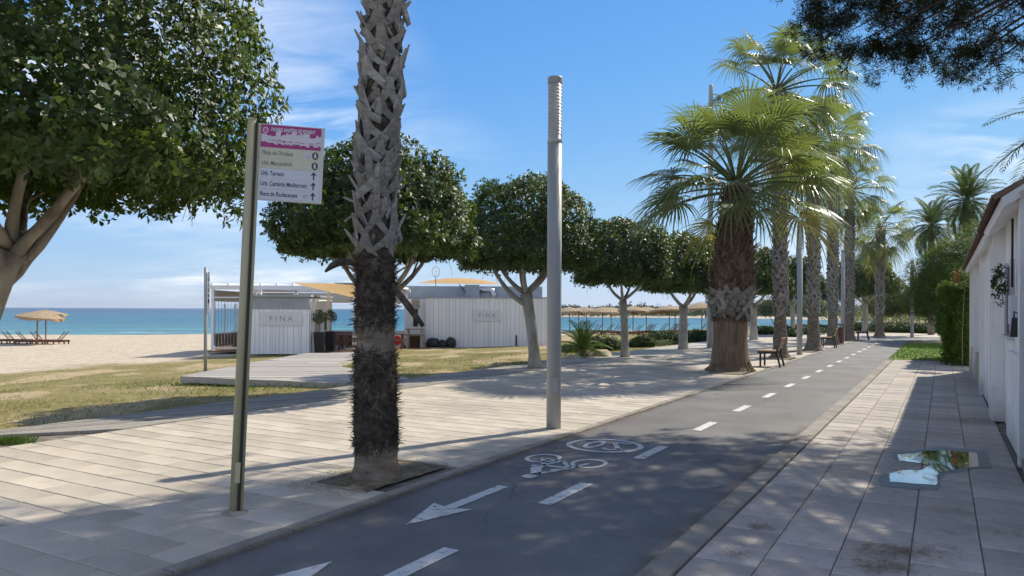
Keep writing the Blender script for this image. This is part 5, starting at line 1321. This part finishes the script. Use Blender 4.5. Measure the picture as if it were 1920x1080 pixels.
# lay the boards on the plane: z interpolated from the terrain, always proud of it
def deck_z(p): return float(np.interp(p[1], [12, 17.5, 24, 34, 40], [.01, -.03, -.13, -.40, -.44]))
def lay(poly, d, pitch, name, m):
    d = Vector(d).normalized(); nn_ = Vector((-d.y, d.x)); ks = [Vector((p.x, p.y)).dot(nn_) for p in poly]; k = min(ks)
    while k < max(ks):
        q = [Vector((p.x, p.y, 0)) for p in poly]; q = clip(q, lambda p: p.xy.dot(nn_) - k - .006); q = clip(q, lambda p: k + pitch - .006 - p.xy.dot(nn_)) if len(q) > 2 else []
        if len(q) > 2:
            mb = MB(); n = len(q); ar = sum(q[i].x * q[(i + 1) % n].y - q[(i + 1) % n].x * q[i].y for i in range(n)); q = q if ar > 0 else q[::-1]; j = rnd.uniform(-.006, .006)
            mb.add([(p.x, p.y, deck_z(p) - .15) for p in q] + [(p.x, p.y, deck_z(p) + j) for p in q], [tuple(range(n, 2 * n))] + [(i, (i + 1) % n, n + (i + 1) % n, n + i) for i in range(n)]); mb.build(name, m, deck)
        k += pitch
lay(A_, (1, .06), .22, 'plank', M_deck); lay(B_, (1, .02), .30, 'plank', M_deck)

# ================================================================ beach things
def parasol(label, pos, R_=1.5, H=2.25, tilt=0):
    r = thing('thatched_parasol', label, 'parasol', pos, 0, 'thatched beach parasols'); rn = random.Random(int(pos[0] * 10))
    MB().tube([(0, 0, -.1), (0, 0, H)], .045, 8).build('pole', M_bwood, r, True)
    n = 30; mb = MB(); mb.v.append((0, 0, H + .1)); 
    for k in range(1, 5):
        for i in range(n):
            a = 2 * math.pi * i / n; rr = R_ * k / 4 * (1 + (.05 * rn.uniform(-1, 1) if k == 4 else 0)); mb.v.append((rr * math.cos(a), rr * math.sin(a), H + .1 - .42 * (k / 4) ** 1.3))
    for i in range(n):
        a = 2 * math.pi * i / n; rr = R_ * .99; mb.v.append((rr * math.cos(a), rr * math.sin(a), H - .32 - rn.uniform(.10, .24)))
    mb.f = [(0, 1 + i, 1 + (i + 1) % n) for i in range(n)] + [(1 + k * n + i, 1 + (k + 1) * n + i, 1 + (k + 1) * n + (i + 1) % n, 1 + k * n + (i + 1) % n) for k in range(4) for i in range(n)]
    c_ = mb.build('thatch_canopy', M_thatch, r); c_.rotation_euler = (0, tilt, 0)
    for i in range(6):
        a = i * math.pi / 3; MB().tube([(0, 0, H - .25), (R_ * .8 * math.cos(a), R_ * .8 * math.sin(a), H - .22)], .02, 5).build('strut', M_bwood, r)
    return r
def lounger(label, pos, rz, m=M_rwood):
    r = thing('sun_lounger', label, 'sun lounger', pos, rz, 'red-brown wooden sun loungers')
    MB().box((.25, 0, .28), (1.35, .62, .08)).build('bed', m, r)
    for y in (-.31, .31): MB().box((.0, y, .24), (1.95, .05, .14)).build('side_rail', m, r)
    for i in range(6): MB().beam((-.42 - .5 * i / 6 * 1.0, -.29, .33 + .55 * i / 6), (-.42 - .5 * i / 6, .29, .33 + .55 * i / 6), .085, .025, (0, 0, 1)).build('back_slat', m, r)
    for y in (-.27, .27): MB().beam((-.40, y, .30), (-.94, y, .92), .04, .03).build('back_frame', m, r)
    for x in (-.9, .9):
        for y in (-.28, .28): MB().box((x, y, .10), (.07, .07, .22)).build('leg', m, r)
    return r
def beach_pt(px, Y):
    x = (px - 960) / FPX * Y; return Vector((x, Y, hz((x, Y))))
p0 = parasol('thatched parasol over the loungers alone on the open sand, darker front one', beach_pt(70, 52), 1.5, 2.3, R(6)); p1 = parasol('thatched parasol over the loungers alone on the open sand, rear one', beach_pt(86, 54.5), 1.5, 2.35, R(-3))
lg = lounger('dark wooden sun lounger with raised back left of the lone parasols', beach_pt(32, 53), 0); KIDS[lg.name] = list(lg.children)
for px, Y, rz, lb in ((60, 52.6, .25, 'wooden sun lounger directly under the front lone parasol'), (84, 53.6, -.1, 'wooden sun lounger under the rear lone parasol'), (100, 52.8, 3.2, 'pinkish sun lounger seen side-on right of the lone parasols'), (-2, 54, .1, 'pinkish sun lounger at the outer end of the lone parasol row')):
    copy_tree(lg, beach_pt(px, Y), rz, lb)
KIDS[p1.name] = list(p1.children)
pl = [(1068, 74), (1085, 80), (1100, 76), (1130, 72), (1146, 78), (1187, 68), (1212, 72), (1255, 66), (1266, 74), (1316, 60)]
words = ['beside the column lamp', 'behind the young date palm', 'above the date palm fronds', 'second past the date palm', 'behind a thinner neighbour near the date palm', 'in front of the three-armed tree', 'just past the three-armed tree', 'left of the knobbly trunk', 'partly behind the knobbly trunk', 'tilted, beside the tall mast']
for i, (px, Y) in enumerate(pl):
    copy_tree(p1, beach_pt(px, Y), i * .7, 'thatched parasol of the bay row, ' + words[i], 1.02)
    if i == 9: pass
ll_ = [(1098, 70, 'behind the young date palm'), (1112, 66, 'on the low dark shrub line'), (1132, 68, 'next to the three-armed trunk'), (1147, 64, 'near the three-armed trunk'), (1165, 66, 'hidden by the trunk'), (1184, 62, 'dark one past the trunk'), (1207, 64, 'in the middle of the row'), (1214, 66, 'second in the middle pair'), (1232, 64, 'before the broad shrub'), (1254, 62, 'behind the broad trimmed shrub'), (1262, 66, 'beyond the broad trimmed shrub'), (1272, 64, 'left of the knobbly trunk'), (1312, 58, 'under the tilted parasol by the mast')]
for i, (px, Y, wd) in enumerate(ll_): copy_tree(lg, beach_pt(px, Y), .5 + math.pi + .25 * math.sin(i * 2.1), 'red-brown sun lounger of the bay row, ' + wd)

# --- short dry grass on the beach verge
rs = np.random.RandomState(55); n = 80000
s = rs.uniform(-4, 46, n); t = -10.7 - np.abs(rs.normal(0, 6.5, n)) - rs.uniform(0, 1, n); P = stp(s, t, np.zeros(n))
pat = np.array([noise.noise(Vector((x * .35, y * .35, 1.1))) + .6 * noise.noise(Vector((x * 1.3, y * 1.3, 4))) for x, y, _ in P])
ok = (pat > -.05) & (P[:, 1] > 2) & (t > -27); 
def in_poly(P, poly):
    ins = np.zeros(len(P), bool)
    for i in range(len(poly)):
        a, b = poly[i], poly[(i + 1) % len(poly)]; c_ = (a[1] > P[:, 1]) != (b[1] > P[:, 1]); ins ^= c_ & (P[:, 0] < (b[0] - a[0]) * (P[:, 1] - a[1]) / ((b[1] - a[1]) or 1e-9) + a[0])
    return ins
ok &= ~in_poly(P, [tuple(p.xy) for p in A_]) & ~in_poly(P, [tuple(p.xy) for p in B_]) & ~((P[:, 0] > -14.6) & (P[:, 0] < 2.2) & (P[:, 1] > 34.4))
P = P[ok]; n = len(P); P[:, 2] = height(P[:, :2]) - .01
a = rs.uniform(0, 6.28, n); D = np.stack([np.cos(a) * .6, np.sin(a) * .6, np.ones(n)], 1)
stuff(quads('dry_grass', leaf_quads(P, D, np.stack([np.sin(a), -np.cos(a), np.zeros(n)], 1), rs.uniform(.03, .085, n), rs.uniform(.005, .012, n), .1), M_grassb, None))
# green weeds at the deck edge and kiosk corner
rs = np.random.RandomState(56); PP = []
for (px, py, z, r_, n) in ((600, 712, -.12, 1.0, 700), (480, 728, -.13, 1.3, 700), (18, 830, -.02, .14, 500), (520, 664, -.45, .8, 300), (1000, 682, -.1, .6, 300), (350, 716, -.15, .8, 500)):
    q = g(px, py, z); PP.append(np.stack([q.x + rs.normal(0, r_, n), q.y + rs.normal(0, r_ * .5, n), np.zeros(n)], 1))
P = np.concatenate(PP); P = P[~in_poly(P, [tuple(p.xy) for p in A_]) & ~in_poly(P, [tuple(p.xy) for p in B_])]; n = len(P); P[:, 2] = height(P[:, :2]); a = rs.uniform(0, 6.28, n)
stuff(quads('green_weeds', leaf_quads(P, np.stack([np.cos(a) * .7, np.sin(a) * .7, np.ones(n)], 1), np.stack([np.sin(a), -np.cos(a), np.zeros(n)], 1), rs.uniform(.05, .15, n), rs.uniform(.006, .014, n), .1), M_lime, None))

# ================================================================ far end of the lane and the bay
def tree_far(label, pos, c, r, n, ll, m, seed, trunk, name='tree'): return bush(name, label, 'tree', pos, c, r, n, ll, m, seed, None, 6, .35, trunk)
def fp(px, Y): x = (px - 960) / FPX * Y; return Vector((x, Y, max(hz((x, Y)), -1.2)))
ot = tree_far('loose olive-green tree on the sand beyond the lane bend', fp(1690, 62), [(0, 0, 2.6), (-1.2, 0, 2.2), (1.3, 0, 2.3)], [(1.5, 1.5, 1.2), (1.2, 1.2, 1.0), (1.2, 1.2, 1.0)], [900, 600, 600], .17, M_olive, 201, [((0, 0, 0), (.1, 0, .8), (-.4, 0, 2), .09), ((.1, 0, 0), (.5, 0, .8), (1.2, 0, 2), .07)], 'olive_tree'); KIDS[ot.name] = list(ot.children)
copy_tree(ot, fp(1655, 70), 1.7, 'loose olive-green tree behind the bent-lane palm', .95); copy_tree(ot, fp(1745, 66), 3.0, 'loose olive-green tree beside the last column lamp', .9)
copy_tree(ot, fp(1520, 120), .7, 'grey-green tree on the far beach behind the palm trunks', 1.4); copy_tree(ot, fp(1455, 130), 2.7, 'grey-green tree on the far beach past the stout palm', 1.4)
up = tree_far('dark umbrella pine beyond the lawn', fp(1790, 112), [(0, 0, 7), (-2.4, 0, 6.4), (2.4, .4, 6.3)], [(3.2, 3.2, 1.7), (2.4, 2.4, 1.3), (2.4, 2.4, 1.3)], [1400, 800, 800], .32, M_dfol, 211, [((0, 0, 0), (.2, 0, 3), (0, 0, 6), .25), ((0, 0, 3), (1, 0, 4), (2, 0, 6), .15)], 'umbrella_pine'); KIDS[up.name] = list(up.children)
for px, Y, sc, lb in ((1780, 105, 1.0, 'dark umbrella pine behind the hedge'), (1640, 130, 1.1, 'dark umbrella pine behind the farthest bench'), (1600, 150, 1.1, 'dark umbrella pine seen between the far palm trunks'), (1560, 160, 1.0, 'dark umbrella pine behind the litter bin palm'), (1500, 170, 1.05, 'dark umbrella pine behind the second lamp'), (1850, 90, 1.1, 'dark umbrella pine rising behind the houses')):
    copy_tree(up, fp(px, Y), px * .37, lb, sc)
sb = bush('shrub', 'low dark mounded shrub beside the cross path', 'shrub', fp(1668, 58), [(0, 0, .35), (.9, 0, .3), (-.8, 0, .3)], [(.9, .8, .4), (.8, .7, .35), (.8, .7, .35)], [400, 260, 260], .13, M_shrub, 221); KIDS[sb.name] = list(sb.children)
for i, (px, Y, m_, lb) in enumerate(((1700, 57, 1.0, 'low mounded shrub in front of the olive-green tree'), (1735, 56, .9, 'low mounded shrub beside the last column lamp'), (1640, 60, .8, 'low mounded shrub behind the bent-lane palm'), (1600, 62, .9, 'low mounded shrub behind the farthest bench'), (1530, 56, .8, 'low mounded shrub between the tall palm trunks'), (1505, 50, .9, 'low mounded shrub behind the second lamp'), (1478, 46, .8, 'low mounded shrub behind the first bench palm'), (1765, 58, 1.0, 'low mounded shrub at the hedge end'))):
    copy_tree(sb, fp(px, Y), i * 1.3, lb, m_)
# far shore: low green belt, pale buildings, palms
rs = np.random.RandomState(91)
def belt(n, x0, x1, y0, y1, h, ll, m):
    x = rs.uniform(x0, x1, n); y = rs.uniform(y0, y1, n); hgt = h * (.55 + .45 * np.array([noise.noise(Vector((a * .05, b * .05, 2))) for a, b in zip(x, y)]))
    C = np.stack([x, y, -1.2 + rs.uniform(0, 1, n) ** .8 * np.maximum(hgt, .8)], 1); return stuff(quads('far_wood', rosettes(rs, C, nrm(rdir(rs, n) + np.array([0, 0, .6])), 5, ll), m, None))
belt(5200, 20, 330, 300, 345, 6.5, 1.1, M_dfol); belt(2600, 110, 330, 215, 300, 6.5, .9, M_olive); belt(1500, 78, 150, 135, 200, 3.4, .6, M_olive)
M_bld = flat('pale_house', (.62, .56, .48)); M_bwin = flat('window_dark', (.08, .09, .11))
hb = thing('far_house', 'pale apartment house across the bay behind the palms', 'house', (150, 292, -1.2))
MB().box((0, 0, 4), (22, 9, 8)).build('wall', M_bld, hb); MB().box((0, 0, 8.3), (23, 10, .6)).build('roof', M_plinth, hb)
for i in range(6):
    for j in range(2): MB().box((-9 + i * 3.6, -4.52, 2.2 + j * 3.4), (1.6, .1, 1.7)).build('window', M_bwin, hb)
KIDS[hb.name] = list(hb.children)
for x, y, s_, lb in ((196, 285, .9, 'pale apartment house across the bay behind the stout palm'), (120, 298, .7, 'small pale house across the bay near the far palms'), (236, 262, .9, 'pale apartment house across the bay behind the third lamp')): copy_tree(hb, (x, y, -1.2), .2, lb, s_)
# far palms on the point
FPM = frond_mesh(24, 1.2, 1.1, 3, M_frond, 14)
fpal = thing('far_fan_palm', 'far palm silhouetted against the hills on the bay point, shortest', 'palm tree', (68, 262, -1.2), 0, 'far palms on the bay point')
MB().tube([(0, 0, 0), (.1, 0, 6), (0, 0, 11)], [.3, .25, .22], 8).build('trunk', M_ptrunk, fpal, True)
for i in range(16):
    o = link('frond', frond_mesh((60, 24, 0, -36)[i % 4], 1.2, 1.1, 3, M_frond, 14), fpal, (0, 0, 11)); o.rotation_euler = (0, 0, i * 2.4); o.scale = (1.7,) * 3
KIDS[fpal.name] = list(fpal.children)
for x, y, s_, lb in ((71.5, 262, 1.1, 'far palm on the bay point, middle of three'), (76, 260, 1.25, 'far palm on the bay point, tallest of three'), (83, 262, 1.0, 'far palm on the bay point beside the mast'), (118, 258, 1.2, 'far palm across the bay past the stout palm'), (126, 255, 1.0, 'second far palm across the bay past the stout palm')): copy_tree(fpal, (x, y, -1.2), x, lb, s_)

# ================================================================ people
def person(label, pos, rz, top, legs, hair, stride=.12):
    r = thing('person', label, 'person', pos, rz)
    V = {}; E = []; rad = {}
    def v(k, co, r_): V[k] = co; rad[k] = r_
    v('pel', (0, 0, .94), .145); v('wai', (0, .0, 1.10), .125); v('che', (0, .02, 1.30), .155); v('nek', (0, .02, 1.48), .055); v('hd', (0, -.01, 1.58), .085); v('hd2', (0, -.01, 1.69), .075)
    E += [('pel', 'wai'), ('wai', 'che'), ('che', 'nek'), ('nek', 'hd'), ('hd', 'hd2')]
    for sg, n_ in ((-1, 'l'), (1, 'r')):
        st_ = stride * sg
        v('sh' + n_, (.19 * sg, .02, 1.41), .06); v('el' + n_, (.25 * sg, .05 + st_ * .4, 1.13), .042); v('wr' + n_, (.26 * sg, -.03 + st_, .90), .03); v('hn' + n_, (.26 * sg, -.05 + st_, .82), .032)
        E += [('che', 'sh' + n_), ('sh' + n_, 'el' + n_), ('el' + n_, 'wr' + n_), ('wr' + n_, 'hn' + n_)]
        for f in range(4): v('f%s%d' % (n_, f), (.26 * sg + (f - 1.5) * .006, -.055 + st_ + (f - 1.5) * .02, .735 + .008 * abs(f - 1.4)), .009); E.append(('hn' + n_, 'f%s%d' % (n_, f)))
        v('th' + n_, (.245 * sg, -.095 + st_, .79), .011); E.append(('hn' + n_, 'th' + n_))
        v('hp' + n_, (.10 * sg, 0, .86), .10); v('kn' + n_, (.11 * sg, -.04 - st_ * .6, .48), .06); v('an' + n_, (.11 * sg, .03 - st_ * 1.3, .09), .042); v('to' + n_, (.12 * sg, -.14 - st_ * 1.3, .045), .04)
        E += [('pel', 'hp' + n_), ('hp' + n_, 'kn' + n_), ('kn' + n_, 'an' + n_), ('an' + n_, 'to' + n_)]
    ks = list(V); me = bpy.data.meshes.new('body'); me.from_pydata([V[k] for k in ks], [(ks.index(a), ks.index(b)) for a, b in E], [])
    ob = bpy.data.objects.new('tmp', me); COL.objects.link(ob); sk_ = ob.modifiers.new('s', 'SKIN'); ob.modifiers.new('ss', 'SUBSURF').levels = 2
    for i, k in enumerate(ks): me.skin_vertices[0].data[i].radius = (rad[k], rad[k]); me.skin_vertices[0].data[i].use_root = (k == 'pel')
    bpy.context.view_layer.update(); m2 = bpy.data.meshes.new_from_object(ob.evaluated_get(bpy.context.evaluated_depsgraph_get())); bpy.data.objects.remove(ob); m2.name = 'body'
    for m_ in (flat('skin_tone', (.45, .28, .19)), top, legs, flat('dark_shoe', (.03, .03, .03))): m2.materials.append(m_)
    for p in m2.polygons:
        c_ = p.center; p.use_smooth = True
        p.material_index = 3 if c_.z < .1 else 2 if c_.z < .95 and abs(c_.x) < .215 else 1 if c_.z < 1.47 and c_.z > .93 else 0
    b = link('body', m2, r)
    mb = MB(); mb.lathe([(.088, 1.60), (.10, 1.66), (.095, 1.72), (.06, 1.765), (.01, 1.78)], 14, (0, .012, 0)); mb.build('hair', hair, b, True)
    for x in (-.03, .03): MB().lathe([(.004, -.006), (.011, 0), (.004, .006)], 8, (x, -.098, 1.655)).build('eye', M_black, b)
    return r
q = g(1339, 647); q.z = -.02
person('person in navy top and black trousers standing behind the stout palm trunk', q, R(200), flat('navy_cloth', (.02, .025, .07)), flat('black_cloth', (.012, .012, .014)), flat('dark_hair', (.02, .014, .01)))
q = fp(1403, 52)
person('person in dark shirt on the sand past the stout palm', q, R(30), flat('dark_shirt', (.03, .035, .05)), flat('pale_shorts', (.5, .5, .5)), flat('brown_hair', (.04, .025, .015)))
# ================================================================ sea air between the promenade and the hills
mh = bpy.data.materials.new('sea_haze'); mh.use_nodes = True; th = mh.node_tree; th.nodes.clear()
vo = th.nodes.new('ShaderNodeVolumePrincipled'); vo.inputs['Color'].default_value = (.80, .88, 1.0, 1); vo.inputs['Density'].default_value = 0.00013; vo.inputs['Anisotropy'].default_value = .2
oh = th.nodes.new('ShaderNodeOutputMaterial'); th.links.new(vo.outputs[0], oh.inputs['Volume'])
stuff(MB().box((0, 6000, 71.5), (27000, 15600, 157)).build('haze', mh))
